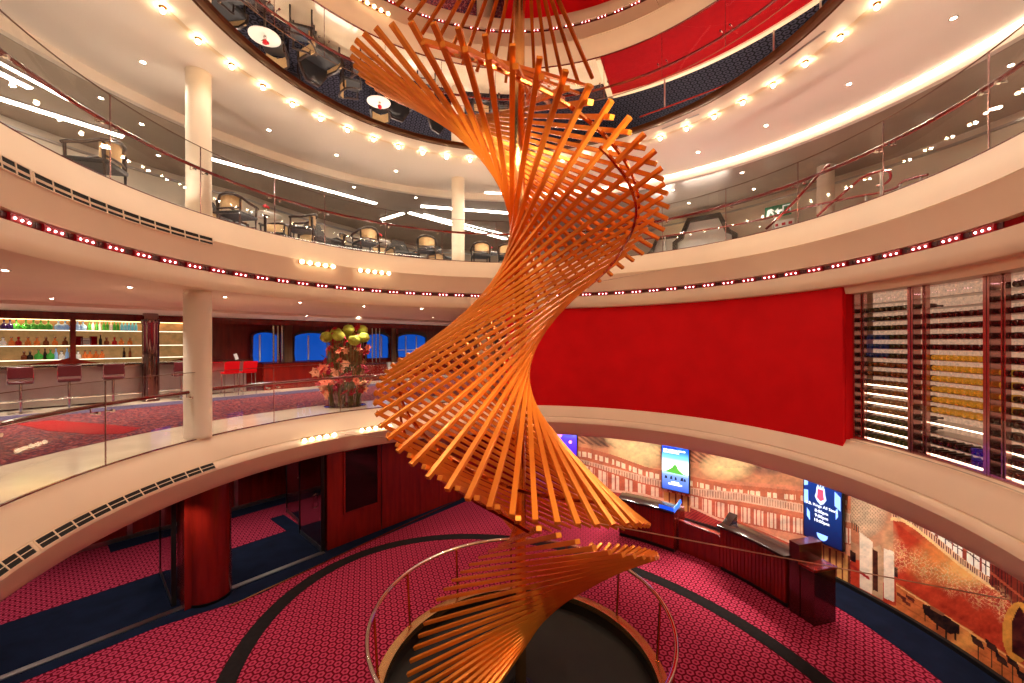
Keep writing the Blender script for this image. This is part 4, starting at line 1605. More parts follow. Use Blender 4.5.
for px_, py_, w_, h_, sk in ((-.42, .34, .10, .16, .02), (-.42, .10, .11, .20, .03), (.38, .20, .14, .20, -.05), (-.36, -.12, .08, .12, -.05), (.36, -.02, .05, .14, .05)):
    mb = MB()
    mb.slab(c + xd * (W * px_) + Z * (H * py_), xd, Z, nd, [(-W * w_ / 2, -H * h_ / 2), (W * w_ / 2, -H * (h_ / 2 - sk)), (W * w_ / 2, H * (h_ / 2 + sk) * .8), (-W * w_ / 2, H * h_ / 2)], -0.001, 0.0008)
    build(mb, 'graphic', cb_, root, smooth=False)
mb = MB()
mb.slab(c - Z * (H * .37), xd, Z, nd, [(W * .14 * math.cos(PI + PI * i / 10), H * .09 * math.sin(PI + PI * i / 10)) for i in range(11)], -0.001, 0.001)
build(mb, 'guitar_body', cb_, root, smooth=False)

# purple concert screen at the mural's left end
zt = on_cyl(566, 6.75, 424).z
zb = on_cyl(566, 6.75, 470).z
root, c, xd, nd, W, H = wall_screen('wall screen with a purple and red concert picture beside the slats', az_of(on_cyl(551, 6.75)), az_of(on_cyl(577, 6.75)), zb, zt, 6.75, grad_mat('concert_picture', [(0, (60, 0, 20)), (0.24, (150, 8, 40)), (0.34, (60, 20, 160)), (0.7, (70, 50, 230)), (1, (60, 120, 255))], s=0.9))
mb = MB()
mb.slab(c + xd * (-W * .18) + Z * (H * .26), xd, Z, nd, disc(W * .10, W * .10), -0.001, 0.001)
mb.slab(c + xd * (W * .24) + Z * (H * .12), xd, Z, nd, disc(W * .06, W * .06), -0.001, 0.001)
build(mb, 'stage_lights', lit('stage_pink', (255, 130, 230), 1.2), root, smooth=False)
mb = MB()
for i in range(7):
    mb.slab(c + xd * (W * (-.4 + .13 * i)) - Z * (H * .36), xd, Z, nd, [(-W * .05, -H * .1), (W * .05, -H * .1), (W * .04, H * .04), (0, H * .07), (-W * .04, H * .03)], -0.001, 0.001)
build(mb, 'crowd_shapes', lit('crowd_dark', (30, 4, 24), 0.3), root, smooth=False)

# reception desks
def desk(label, a0, a1, R, zt, fin_side, end_block):
    root = thing('reception_desk', label, 'reception desk', pol((a0 + a1) / 2, R + 0.3, ZL))
    mb = MB()
    n = int(abs(a1 - a0) / 0.85)
    for i in range(n):
        b0 = a0 + (a1 - a0) * i / n
        b1 = a0 + (a1 - a0) * (i + 1) / n
        mb.sweep([(R, ZL + 0.09), (R, zt - 0.06), (R + 0.04, zt - 0.06), (R + 0.04, ZL + 0.09)], min(b0, b1) + 0.09, max(b0, b1) - 0.09, 0.5)
    mb.sweep([(R + 0.015, ZL + 0.09), (R + 0.015, zt - 0.06), (R + 0.05, zt - 0.06), (R + 0.05, ZL + 0.09)], min(a0, a1), max(a0, a1), 1)
    build(mb, 'slatted_front', M['wood'], root, smooth=False)
    mb = MB()
    mb.sweep([(R + 0.045, ZL), (R + 0.045, zt - 0.06), (R + 0.60, zt - 0.06), (R + 0.60, ZL)], min(a0, a1), max(a0, a1), 1)
    build(mb, 'body', M['wood'], root)
    mb = MB()
    mb.sweep([(R - 0.06, zt - 0.055), (R - 0.06, zt - 0.01), (R - 0.04, zt), (R + 0.40, zt), (R + 0.42, zt - 0.055)], min(a0, a1) - 0.3, max(a0, a1) + 0.3, 1)
    build(mb, 'counter_top', M['counter'], root)
    if fin_side:
        # upswept end of the counter
        mb = MB()
        mb.sweep([(R + 0.10, zt - 0.002), (R + 0.38, zt + 0.17), (R + 0.41, zt + 0.17), (R + 0.40, zt - 0.002)], a0 - 1.6, a0 + 0.2, 0.6)
        build(mb, 'upswept_fin', M['counter'], root)
    if end_block:
        mb = MB()
        c_ = pol(a1 - 1.7, R + 0.16)
        t_ = a1 - 1.7
        rd = Vector((math.cos(rad(t_)), math.sin(rad(t_)), 0))
        td = Vector((-rd.y, rd.x, 0))
        mb.frame_box(c_ + rd * 0.12 + Z * ((ZL + zt + 0.30) / 2), rd, td, Z, 0.26, 0.10, (zt + 0.30 - ZL) / 2)
        build(mb, 'end_panel', M['wooddark'], root, smooth=False)
        mb = MB()
        c2_ = pol(a1 - 4.2, R + 0.18)
        mb.frame_box(c2_ + rd * 0.10 + Z * ((ZL + zt) / 2 - 0.03), rd, td, Z, 0.24, 0.13, (zt - 0.06 - ZL) / 2)
        build(mb, 'end_cabinet', M['wooddark'], root, smooth=False)
        mb = MB()
        mb.frame_box(c2_ + rd * 0.10 + Z * (zt - 0.03), rd, td, Z, 0.26, 0.15, 0.02)
        build(mb, 'end_shelf', M['wood'], root, smooth=False)
    mb = MB()
    mb.sweep([(R + 0.03, ZL + 0.001), (R + 0.03, ZL + 0.08), (R + 0.06, ZL + 0.08), (R + 0.06, ZL + 0.001)], min(a0, a1), max(a0, a1), 1)
    build(mb, 'kick_plate', M['blackmetal'], root)
    return root


desk('slatted mahogany reception desk with a blue lit sign, beside the sculpture', 59.0, 43.6, 5.0, ZL + 0.97, False, False)
desk('slatted mahogany reception desk with an upswept top, before the navy crest screen', 32.2, 16.6, 5.12, ZL + 0.98, True, True)
mb = MB()
mb.sweep([(5.2, ZL), (5.2, ZL + 0.70), (5.26, ZL + 0.72), (5.34, ZL + 0.70), (5.34, ZL)], 32.8, 43.2, 1)
tag(build(mb, 'low_partition', 'wood'), 'low mahogany partition between the two reception desks', 'partition')
# blue lit sign on the first desk
root = thing('counter_sign', 'blue glowing angled sign on the first reception desk', 'sign', pol(44.3, 5.12, ZL + 0.97))
mb = MB()
mb.sweep([(4.955, ZL + 0.975), (4.945, ZL + 1.06), (4.955, ZL + 1.06), (4.97, ZL + 0.975)], 43.4, 47.4, 0.5)
build(mb, 'front_face', lit('sign_blue', (20, 70, 200), 0.7), root)
mb = MB()
mb.frame_box(pol(43.4, 5.16, ZL + 1.05), Vector((math.cos(rad(43.4)), math.sin(rad(43.4)), .35)).normalized(), Vector((-math.sin(rad(43.4)), math.cos(rad(43.4)), 0)), Vector((-.35 * math.cos(rad(43.4)), -.35 * math.sin(rad(43.4)), 1)).normalized(), 0.2, 0.012, 0.05)
build(mb, 'wing', lit('sign_blue_wing', (40, 100, 230), 0.7), root)
for a in (40, 47, 54, 60, 30, 24, 19):
    spot(pol(a, 5.75, -0.97), pol(a, 4.6, ZL) - pol(a, 5.75, -0.97), 60, 62)
# lights grazing the printed wall from the soffit
for a in range(-22, 78, 8):
    spot(pol(a, 6.25, -0.96), pol(a, 6.95, -2.3) - pol(a, 6.25, -0.96), 14, 120, c=(1, 0.88, 0.74))

# foyer door panels and glass
def upright(name, label, s0, n0, s1, n1, th, m_, handle=True, cat='door'):
    a_, b_ = SN(s0, n0), SN(s1, n1)
    dd = (b_ - a_).normalized()
    ww = Vector((-dd.y, dd.x, 0))
    root = thing(name, label, cat, (a_ + b_) / 2 + Z * ZL)
    mb = MB()
    mb.frame_box((a_ + b_) / 2 + Z * ((ZL - 0.95) / 2), dd, ww, Z, (b_ - a_).length / 2, th / 2, (-0.95 - ZL) / 2)
    build(mb, 'leaf', m_, root, smooth=False)
    mb = MB()
    for e in (a_, b_):
        mb.frame_box(e + Z * ((ZL - 0.95) / 2), dd, ww, Z, 0.02, th / 2 + 0.012, (-0.95 - ZL) / 2)
    build(mb, 'edge_post', M['blackmetal'], root, smooth=False)
    mb = MB()
    mb.frame_box((a_ + b_) / 2 + Z * (ZL + 0.06), dd, ww, Z, (b_ - a_).length / 2 - .03, th / 2 + 0.006, 0.05)
    build(mb, 'kick_plate', M['steel'], root, smooth=False)
    if handle:
        mb = MB()
        c_ = a_ * 0.75 + b_ * 0.25
        for sgn in (-1, 1):
            mb.tube([c_ + ww * sgn * (th / 2 - .002) + Z * (ZL + 0.95), c_ + ww * sgn * (th / 2 + 0.05) + Z * (ZL + 0.97), c_ + ww * sgn * (th / 2 + 0.05) + Z * (ZL + 1.25), c_ + ww * sgn * (th / 2 - .002) + Z * (ZL + 1.27)], 0.012, 8)
        build(mb, 'handle', M['chrome'], root)


gloss = mat('dark_gloss_panel', (52, 10, 14), 0.05, coat=1.0, vary=0.1, spec=0.8)
upright('folding_door', 'dark glossy door panel against the red wall end, nearer one', 4.74, 0.06, 4.80, 1.42, 0.05, gloss)
upright('folding_door', 'dark glossy door panel further back in the corridor opening', 5.0, 1.62, 5.12, 3.1, 0.05, gloss)
upright('folding_door', 'dark glossy door panel just left of the wood clad column', 2.02, 0.2, 2.1, 1.8, 0.05, gloss, False)

# dark display niche on the red wall
root = thing('display_case', 'black recessed display panel on the glossy red wall', 'display panel', SN(5.7, 0.0, -1.7))
mb = MB()
mb.frame_box(SN(5.69, 0.0, -1.71), DS + (0,), DN + (0,), Z, 0.435, 0.015, 0.74)
build(mb, 'glass_front', mat('black_glass', (10, 6, 6), 0.12, vary=0.0), root, smooth=False)
mb = MB()
for ds_, hz in ((-0.455, .76), (0.455, .76)):
    mb.frame_box(SN(5.69 + ds_, 0.0, -1.71), DS + (0,), DN + (0,), Z, 0.02, 0.025, hz)
mb.frame_box(SN(5.69, 0.0, -2.47), DS + (0,), DN + (0,), Z, 0.475, 0.025, 0.02)
mb.frame_box(SN(5.69, 0.0, -0.965), DS + (0,), DN + (0,), Z, 0.475, 0.025, 0.012)
build(mb, 'frame', M['wood'], root, smooth=False)
# thin black joint on the wall right of the panel
mb = MB()
mb.frame_box(SN(6.26, 0.012, (ZL - .95) / 2), DS + (0,), DN + (0,), Z, 0.006, 0.008, (-0.95 - ZL) / 2)
struct(mb, 'trim_20', 'blackmetal', 'thin dark joint in the red wall', 'trim')

# green exit sign hanging at the corridor
def exit_sign(label, p, ang, w_, h_):
    root = thing('exit_sign', label, 'sign', p)
    mb = MB()
    mb.box(p, w_, 0.03, h_, ang)
    build(mb, 'case', M['green'], root, smooth=False)
    xd_ = Vector((math.cos(rad(ang)), math.sin(rad(ang)), 0))
    nd_ = Vector((xd_.y, -xd_.x, 0))
    p = Vector(p)
    mb = MB()
    # running figure, arrow and door pictogram
    o_ = p + nd_ * 0.0155
    mb.slab(o_ - xd_ * w_ * .30, xd_, Z, nd_, [(-h_ * .30, -h_ * .34), (-h_ * .12, -h_ * .34), (h_ * .05, -h_ * .05), (h_ * .22, -h_ * .30), (h_ * .34, -h_ * .22), (h_ * .14, h_ * .12), (h_ * .30, h_ * .02), (h_ * .34, h_ * .1), (h_ * .1, h_ * .3), (-h_ * .2, h_ * .22)], 0, 0.002)
    mb.slab(o_ + xd_ * w_ * .02, xd_, Z, nd_, [(-h_ * .3, 0), (0, h_ * .28), (0, h_ * .1), (h_ * .3, h_ * .1), (h_ * .3, -h_ * .1), (0, -h_ * .1), (0, -h_ * .28)], 0, 0.002)
    for q_ in ([(-h_ * .30, -h_ * .38), (-h_ * .22, -h_ * .38), (-h_ * .22, h_ * .38), (-h_ * .30, h_ * .38)], [(h_ * .22, -h_ * .38), (h_ * .30, -h_ * .38), (h_ * .30, h_ * .38), (h_ * .22, h_ * .38)], [(-h_ * .30, h_ * .30), (h_ * .30, h_ * .30), (h_ * .30, h_ * .38), (-h_ * .30, h_ * .38)]):
        mb.slab(o_ + xd_ * w_ * .33, xd_, Z, nd_, q_, 0, 0.002)
    build(mb, 'pictogram', M['signwhite'], root, smooth=False)
    return root


pe = on_n(282, 3.35, 463)
es = exit_sign('small green exit sign over the lower corridor', (pe.x, pe.y, -1.08), 49.5, 0.62, 0.14)
mb = MB()
mb.cyl((pe.x, pe.y, -1.02), (pe.x, pe.y, -0.95), 0.01, seg=8)
build(mb, 'hanger', M['steel'], es)

# ================================================================== BAR
Dv, Nv = Vector(DS + (0,)), Vector(DN + (0,))
root = thing('bar_counter', 'long bar counter with brushed steel front in the lounge', 'bar counter', SN(0.5, 6.6, 0))
mb = MB()
mb.frame_box(SN(0.6, 6.85, 0.55), Dv, Nv, Z, 4.5, 0.32, 0.51)
build(mb, 'front', M['steel'], root, smooth=False)
mb = MB()
mb.frame_box(SN(0.6, 6.75, 1.085), Dv, Nv, Z, 4.55, 0.45, 0.025)
build(mb, 'top', M['counter'], root, smooth=False)
mb = MB()
mb.tube([SN(-3.8, 6.36, 0.24), SN(5.0, 6.36, 0.24)], 0.025, 8)
for s_ in range(-3, 6):
    mb.tube([SN(s_ - .4, 6.36, 0.24), SN(s_ - .4, 6.54, 0.24)], 0.012, 6)
build(mb, 'foot_rail', M['chrome'], root)
mb = MB()
mb.frame_box(SN(0.6, 6.30, 1.055), Dv, Nv, Z, 4.55, 0.012, 0.012)
build(mb, 'edge_trim', M['chrome'], root, smooth=False)

# chrome column before the bar
root = thing('chrome_column', 'fluted mirror chrome column standing at the bar', 'column', SN(2.55, 6.1, 0))
mb = MB()
pc = SN(2.55, 6.1, 0)
n_ = 60
rings = []
for z, k in ((0.0, 1.06), (0.06, 1.06), (0.07, 1.0), (2.22, 1.0), (2.24, 1.1), (2.36, 1.1), (2.37, 0.9), (2.54, 0.9)):
    rings.append([pc + Vector(((0.18 + (0.012 if i % 6 < 3 else -0.006)) * k * math.cos(2 * PI * i / n_), (0.18 + (0.012 if i % 6 < 3 else -0.006)) * k * math.sin(2 * PI * i / n_), z)) for i in range(n_)])
mb.loft(rings, True, True)
build(mb, 'shaft', mat('dark_chrome', (150, 120, 118), 0.06, metal=1.0, vary=0.05), root, ang=50)

# back bar
root = thing('back_bar', 'lit back bar shelving full of bottles on the lounge wall', 'back bar', SN(0.3, 8.2, 0))
s0, s1 = -4.2, 3.9
mb = MB()
mb.frame_box(SN((s0 + s1) / 2, 8.42, 1.65), Dv, Nv, Z, (s1 - s0) / 2, 0.02, 0.78)
build(mb, 'mirror_tone_panel', M['barback'], root, smooth=False)
mb = MB()
mb.frame_box(SN((s0 + s1) / 2, 8.25, 0.45), Dv, Nv, Z, (s1 - s0) / 2, 0.19, 0.45)
build(mb, 'base_cabinet', M['wooddark'], root, smooth=False)
for i in range(12):
    mb = MB()
    c_ = SN(s0 + 0.35 + i * 0.67, 8.055, 0.48)
    mb.frame_box(c_, Dv, Nv, Z, 0.31, 0.012, 0.36)
    dd_ = build(mb, 'cabinet_door', M['wood'], root, smooth=False)
    mb = MB()
    mb.cyl(c_ + Dv * 0.25 - Nv * 0.012, c_ + Dv * 0.25 - Nv * 0.035, 0.014, seg=10)
    build(mb, 'knob', M['brass'], dd_)
shz = [1.22, 1.62, 2.07]
for z in shz:
    mb = MB()
    mb.frame_box(SN((s0 + s1) / 2, 8.25, z - 0.012), Dv, Nv, Z, (s1 - s0) / 2, 0.15, 0.012)
    sh = build(mb, 'shelf', M['steel'], root, smooth=False)
    mb = MB()
    mb.frame_box(SN((s0 + s1) / 2, 8.096, z - 0.014), Dv, Nv, Z, (s1 - s0) / 2, 0.005, 0.009)
    build(mb, 'light_strip', M['barglow'], sh, smooth=False)
mb = MB()
mb.frame_box(SN((s0 + s1) / 2, 8.30, 2.40), Dv, Nv, Z, (s1 - s0) / 2, 0.10, 0.045)
build(mb, 'cove_light', M['bargold'], root, smooth=False)
smid = sn(on_n(72.5, 8.2))[0]
for s_ in (s0, smid, s1):
    mb = MB()
    mb.frame_box(SN(s_, 8.20, 1.65), Dv, Nv, Z, 0.06, 0.22, 0.80)
    build(mb, 'divider', M['wood'], root, smooth=False)
# curved wood apron in front of the lowest shelf
mb = MB()
for sa, sb in ((s0, smid), (smid, s1)):
    L_ = (sb - sa) / 2
    pts = [(-L_, 0.9), (L_, 0.9)] + [(L_ * math.cos(PI * i / 20), 1.33 - 0.30 * math.sin(PI * i / 20)) for i in range(21)]
    mb.slab(SN((sa + sb) / 2, 8.06, 0), Dv, Z, Nv, pts, -0.01, 0.01)
build(mb, 'curved_apron', M['wood'], root, smooth=False)
for s_ in (-3, -1.5, 0, 1.5, 3.2):
    spot(SN(s_, 8.05, 2.36), (0, 0, -1), 5.0, 150, c=(1, 0.76, 0.46))

# bottles on the back bar
BC = {'purple': (40, 24, 70), 'green': (70, 160, 60), 'ice': (150, 190, 230), 'cyan': (110, 200, 220), 'amber': (190, 96, 40), 'brown': (110, 50, 24), 'redbox': (160, 20, 24), 'orange': (214, 110, 50), 'black': (20, 16, 16), 'white': (230, 220, 205)}
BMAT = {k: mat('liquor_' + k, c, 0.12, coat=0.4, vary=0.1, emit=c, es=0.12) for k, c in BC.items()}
tall = [(0.030, 0), (0.036, 0.005), (0.036, 0.16), (0.030, 0.19), (0.014, 0.22), (0.013, 0.28), (0.017, 0.282), (0.017, 0.305), (0.013, 0.307)]
rnd = [(0.045, 0), (0.07, 0.01), (0.088, 0.06), (0.088, 0.10), (0.07, 0.15), (0.03, 0.18), (0.018, 0.20), (0.018, 0.24), (0.022, 0.242), (0.022, 0.262)]
squat = [(0.05, 0), (0.06, 0.008), (0.062, 0.09), (0.05, 0.125), (0.02, 0.15), (0.019, 0.18), (0.026, 0.182), (0.026, 0.21)]
LB = {}


def liquor(kind, c, s, z, label):
    key = (kind, c)
    if key not in LB:
        mb_ = MB()
        mb_.lathe({'tall': tall, 'round': rnd, 'squat': squat}[kind], (0, 0, 0), 16)
        me1 = mb_.mesh('liquor_bottle', BMAT[c])
        mb_ = MB()
        zz = {'tall': (0.307, 0.33, 0.018), 'round': (0.262, 0.29, 0.024), 'squat': (0.21, 0.24, 0.028)}[kind]
        mb_.lathe([(zz[2], zz[0]), (zz[2], zz[1]), (zz[2] * .8, zz[1] + .004)], (0, 0, 0), 12)
        LB[key] = (me1, mb_.mesh('stopper', M['chrome'] if c not in ('purple', 'redbox') else M['red']))
    o = bpy.data.objects.new('liquor_bottle', LB[key][0])
    COL.objects.link(o)
    o.location = SN(s, 8.24, z)
    st = bpy.data.objects.new('stopper', LB[key][1])
    COL.objects.link(st)
    st.parent = o
    tag(o, label, 'bottle', 'bottles on the back bar')


CN = {'purple': 'dark purple', 'green': 'green', 'ice': 'pale blue', 'cyan': 'turquoise', 'amber': 'amber', 'brown': 'brown', 'orange': 'orange', 'black': 'black', 'white': 'clear', 'redbox': 'red'}
rowdef = [
    (2, 'top', [(4, 'round', 'purple'), (10, 'round', 'purple'), (16.5, 'round', 'green'), (26, 'round', 'green'), (33.5, 'round', 'green'), (41, 'round', 'green'), (48.5, 'round', 'green'), (58.5, 'round', 'ice'), (65, 'round', 'ice'),
                (77.5, 'round', 'ice'), (83, 'round', 'ice'), (89.5, 'tall', 'green'), (93, 'tall', 'white'), (97, 'tall', 'green'), (100, 'tall', 'white'), (104, 'tall', 'green'), (107.5, 'tall', 'green'), (111, 'tall', 'white'), (114.5, 'tall', 'green'), (118, 'tall', 'green'),
                (122, 'tall', 'cyan'), (125.5, 'tall', 'cyan'), (129, 'tall', 'cyan'), (132.5, 'tall', 'cyan'), (136, 'tall', 'cyan')]),
    (1, 'middle', [(3, 'squat', 'white'), (11.5, 'squat', 'orange'), (18.5, 'squat', 'redbox'), (28, 'squat', 'amber'), (37, 'squat', 'orange'), (46, 'squat', 'brown'), (55, 'squat', 'orange'), (65, 'squat', 'brown'),
                   (100.5, 'tall', 'black'), (106.5, 'squat', 'brown'), (114.5, 'squat', 'redbox'), (121.5, 'squat', 'orange'), (130, 'squat', 'amber')]),
    (0, 'lowest', [(24, 'squat', 'brown'), (30, 'squat', 'black'), (38.5, 'round', 'green'), (45, 'tall', 'black'), (50.5, 'round', 'green'), (56, 'tall', 'ice'), (61.5, 'squat', 'white'), (67, 'tall', 'ice'), (78, 'squat', 'white'),
                   (85, 'squat', 'orange'), (90, 'squat', 'orange'), (96, 'squat', 'amber'), (102, 'squat', 'orange'), (124, 'tall', 'black'), (130, 'tall', 'brown')])]
for si, nm, lst in rowdef:
    for i, (x, kind, c) in enumerate(lst):
        s_ = sn(on_n(x, 8.24))[0]
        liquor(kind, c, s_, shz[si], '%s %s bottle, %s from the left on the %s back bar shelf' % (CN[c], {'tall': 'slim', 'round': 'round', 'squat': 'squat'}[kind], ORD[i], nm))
# red boxes and framed card on the middle shelf
for k, (x, w_, h_, m_, lab) in enumerate([(79.5, .14, .27, 'redrug', 'red gift box on the middle back bar shelf, left of the framed card'), (86, .22, .22, 'white', 'framed cream card on the middle back bar shelf'), (93.5, .16, .27, 'redrug', 'red gift box on the middle back bar shelf, right of the framed card')]):
    s_ = sn(on_n(x, 8.30))[0]
    root = thing('gift_box' if k != 1 else 'framed_card', lab, 'box' if k != 1 else 'card', SN(s_, 8.32, shz[1]))
    mb = MB()
    mb.frame_box(SN(s_, 8.32, shz[1] + h_ / 2), Dv, Nv, Z, w_ / 2, 0.05, h_ / 2)
    build(mb, 'body', M[m_], root, smooth=False)
    mb = MB()
    if k == 1:
        for z_ in (.06, .10, .14):
            mb.frame_box(SN(s_, 8.268, shz[1] + z_), Dv, Nv, Z, w_ * .3, 0.003, 0.008)
        build(mb, 'print_lines', M['espresso'], root, smooth=False)
    else:
        mb.frame_box(SN(s_, 8.32, shz[1] + h_ - .015), Dv, Nv, Z, w_ / 2 + .004, 0.054, 0.018)
        build(mb, 'lid', M['redrug'], root, smooth=False)

# bar stools
stool = thing('bar_stool', 'x', 'bar stool', (0, 0, 0))
mb = MB()
mb.lathe([(0.20, 0), (0.20, 0.012), (0.05, 0.03)], (0, 0, 0), 24)
link_mesh('base_plate', mb.mesh('base_plate', M['chrome']), stool)
mb = MB()
mb.cyl((0, 0, 0.02), (0, 0, 0.70), 0.03, seg=14)
link_mesh('post', mb.mesh('post', M['chrome']), stool)
mb = MB()
mb.tube([Vector((0.17 * math.cos(2 * PI * i / 20), 0.17 * math.sin(2 * PI * i / 20), 0.30)) for i in range(20)], 0.010, 8, closed=True)
mb.tube([(-0.17, 0, 0.30), (0.17, 0, 0.30)], 0.008, 6)
link_mesh('foot_ring', mb.mesh('foot_ring', M['chrome']), stool)
mb = MB()
mb.bevbox((0, 0, 0.745), 0.42, 0.40, 0.08, 0.03)
link_mesh('seat', mb.mesh('seat', M['burgundy']), stool)
mb = MB()
mb.bevbox((-0.19, 0, 0.98), 0.05, 0.42, 0.27, 0.018)
link_mesh('backrest', mb.mesh('backrest', M['burgundy']), stool)
mb = MB()
for y in (-0.2, 0.2):
    mb.tube([(0.1, y * .9, 0.72), (-0.17, y, 0.72), (-0.205, y, 0.80), (-0.215, y, 1.08)], 0.010, 6)
link_mesh('back_frame', mb.mesh('back_frame', M['chrome']), stool)
proto(stool)
for i, x in enumerate((20.5, 69, 113, 181)):
    p = on_n(x, 5.75)
    p.z = 0.008
    lab = 'burgundy bar stool with chrome post at the bar, ' + ['first from the left', 'second from the left', 'left beside the chrome column', 'half hidden behind the cream column'][i]
    rz = math.atan2(DN[1], DN[0])
    if i == 0:
        stool.location = p
        stool.rotation_euler = (0, 0, rz)
        tag(stool, lab, 'bar stool', 'burgundy bar stools')
    else:
        copy_thing(stool, p, rz, lab, 'burgundy bar stools')

# red transparent-looking chairs beside the high table
rch = thing('red_stool', 'x', 'stool', (0, 0, 0))
mb = MB()
for x in (-0.17, 0.17):
    for y in (-0.17, 0.17):
        mb.tube([(x * 1.1, y * 1.1, 0), (x, y, 0.70)], 0.014, 8)
link_mesh('legs', mb.mesh('legs', M['chrome']), rch)
mb = MB()
mb.bevbox((0, 0, 0.72), 0.42, 0.40, 0.05, 0.02)
link_mesh('seat', mb.mesh('seat', M['red']), rch)
mb = MB()
mb.loft([[Vector((-0.19 - 0.10 * t, y, 0.74 + 0.34 * t)) for y in (-0.20, -0.07, 0.07, 0.20)] + [Vector((-0.215 - 0.10 * t, y, 0.74 + 0.34 * t)) for y in (0.20, 0.07, -0.07, -0.20)] for t in (0, .35, .7, 1)], True, True)
link_mesh('backrest', mb.mesh('backrest', M['red']), rch)
proto(rch)
for i, (x, r_) in enumerate(((229.5, 0.0), (247.5, 0.0))):
    p = on_n(x, 5.7)
    p.z = 0.008
    lab = 'red high stool with chrome legs by the lounge partition, ' + ('left one' if i == 0 else 'right one')
    if i == 0:
        rch.location = p
        rch.rotation_euler = (0, 0, math.atan2(DN[1], DN[0]) + r_)
        tag(rch, lab, 'stool', 'red high stools')
    else:
        copy_thing(rch, p, math.atan2(DN[1], DN[0]) + r_, lab, 'red high stools')
# menu stand on the bar
root = thing('menu_card', 'small white menu card standing on the bar beside the cream column', 'card', SN(4.85, 6.7, 1.11))
mb = MB()
mb.frame_box(SN(4.85, 6.7, 1.21), (Dv * .9 + Z * .3).normalized(), Nv, (Z * .9 - Dv * .3).normalized(), 0.05, 0.004, 0.10)
build(mb, 'card', M['white'], root, smooth=False)

# lounge windows with the dusk outside
for k, (x0, x1, mull) in enumerate([(252, 278, (259.5,)), (294, 330, (308,)), (366, 388, (372, 381)), (397.5, 425, (405.5, 416))]):
    nW = 8.34
    s0_, s1_ = sn(on_n(x0, nW))[0], sn(on_n(x1, nW))[0]
    zt_, zb_ = 2.08, 0.92
    c_ = (s0_ + s1_) / 2
    L_ = (s1_ - s0_) / 2
    root = bpy.data.objects.new('window_%d' % (k + 1), None)
    COL.objects.link(root)
    root.location = SN(c_, nW, zb_)
    tag(root, 'lounge window %s, dusk blue outside' % ['left of the steel poles', 'behind the left side of the flowers', 'right of the flowers', 'nearest the sculpture'][k], 'window', None, 'structure')
    mb = MB()
    arch = [(L_ * math.cos(PI * i / 16), zt_ - 0.22 + 0.22 * math.sin(PI * i / 16)) for i in range(17)]
    mb.slab(SN(c_, nW, 0), Dv, Z, Nv, [(-L_, zb_), (L_, zb_)] + arch, 0.0, 0.01)
    build(mb, 'pane', M['dusk'], root, smooth=False)
    mb = MB()
    for x in mull:
        sm = sn(on_n(x, nW))[0]
        mb.frame_box(SN(sm, nW - 0.02, (zt_ + zb_) / 2 - 0.03), Dv, Nv, Z, 0.028, 0.02, (zt_ - zb_) / 2 - 0.06)
    if k == 3:
        mb.frame_box(SN(c_, nW - 0.02, zb_ + 0.36), Dv, Nv, Z, L_, 0.018, 0.022)
    build(mb, 'mullion', M['white'], root, smooth=False)
    mb = MB()
    ar2 = [(p_[0] * 1.05, p_[1] + 0.06) for p_ in arch]
    path = [SN(c_ + L_ * 1.04, nW - 0.02, zb_)] + [SN(c_ + p_[0], nW - 0.02, p_[1]) for p_ in ar2] + [SN(c_ - L_ * 1.04, nW - 0.02, zb_)]
    mb.tube(path, 0.05, square=True)
    build(mb, 'frame', M['wooddark'], root, smooth=False)
# steel poles between the windows
for i, x in enumerate((273.5, 277.8, 282)):
    p = on_n(x, 7.5)
    root = thing('steel_pole', 'slim steel pole before the lounge windows, %s of three' % ['leftmost', 'middle one', 'rightmost'][i], 'pole', (p.x, p.y, 0))
    mb = MB()
    mb.cyl((p.x, p.y, 0.02), (p.x, p.y, 2.5), 0.035, seg=14)
    build(mb, 'tube', M['chrome'], root)
    mb = MB()
    mb.lathe([(0.05, 0.0), (0.05, 0.02), (0.036, 0.05)], (p.x, p.y, 0), 16)
    build(mb, 'foot', M['chrome'], root)
for i, x in enumerate((372.2, 376, 379.6)):
    p = on_n(x, 7.4)
    root = thing('steel_pole', 'slim steel pole right of the flower display, %s of three' % ['leftmost', 'middle one', 'rightmost'][i], 'pole', (p.x, p.y, 0))
    mb = MB()
    mb.cyl((p.x, p.y, 0.02), (p.x, p.y, 2.5), 0.025, seg=14)
    build(mb, 'tube', M['chrome'], root)
    mb = MB()
    mb.lathe([(0.04, 0.0), (0.04, 0.02), (0.026, 0.05)], (p.x, p.y, 0), 16)
    build(mb, 'foot', M['chrome'], root)
# taupe curtain panels
for i, (x, wpx) in enumerate(((288, 9), (394, 4))):
    root_s = sn(on_n(x, 8.2))[0]
    hw = abs(sn(on_n(x + wpx / 2, 8.2))[0] - root_s)
    mb = MB()
    pts = []
    for j in range(25):
        t = -1 + 2 * j / 24
        pts.append((hw * t, 0.03 * math.sin(j * 1.6)))
    mb.loft([[SN(root_s + a_, 8.2 + b_, z) for a_, b_ in pts] + [SN(root_s + a_, 8.215 + b_, z) for a_, b_ in reversed(pts)] for z in (0.02, 2.4)], True, True)
    tag(build(mb, 'curtain', mat('taupe_curtain', (150, 112, 84), 0.8)), 'gathered taupe curtain ' + ('between the steel poles and the second window' if i == 0 else 'before the window nearest the sculpture'), 'curtain')
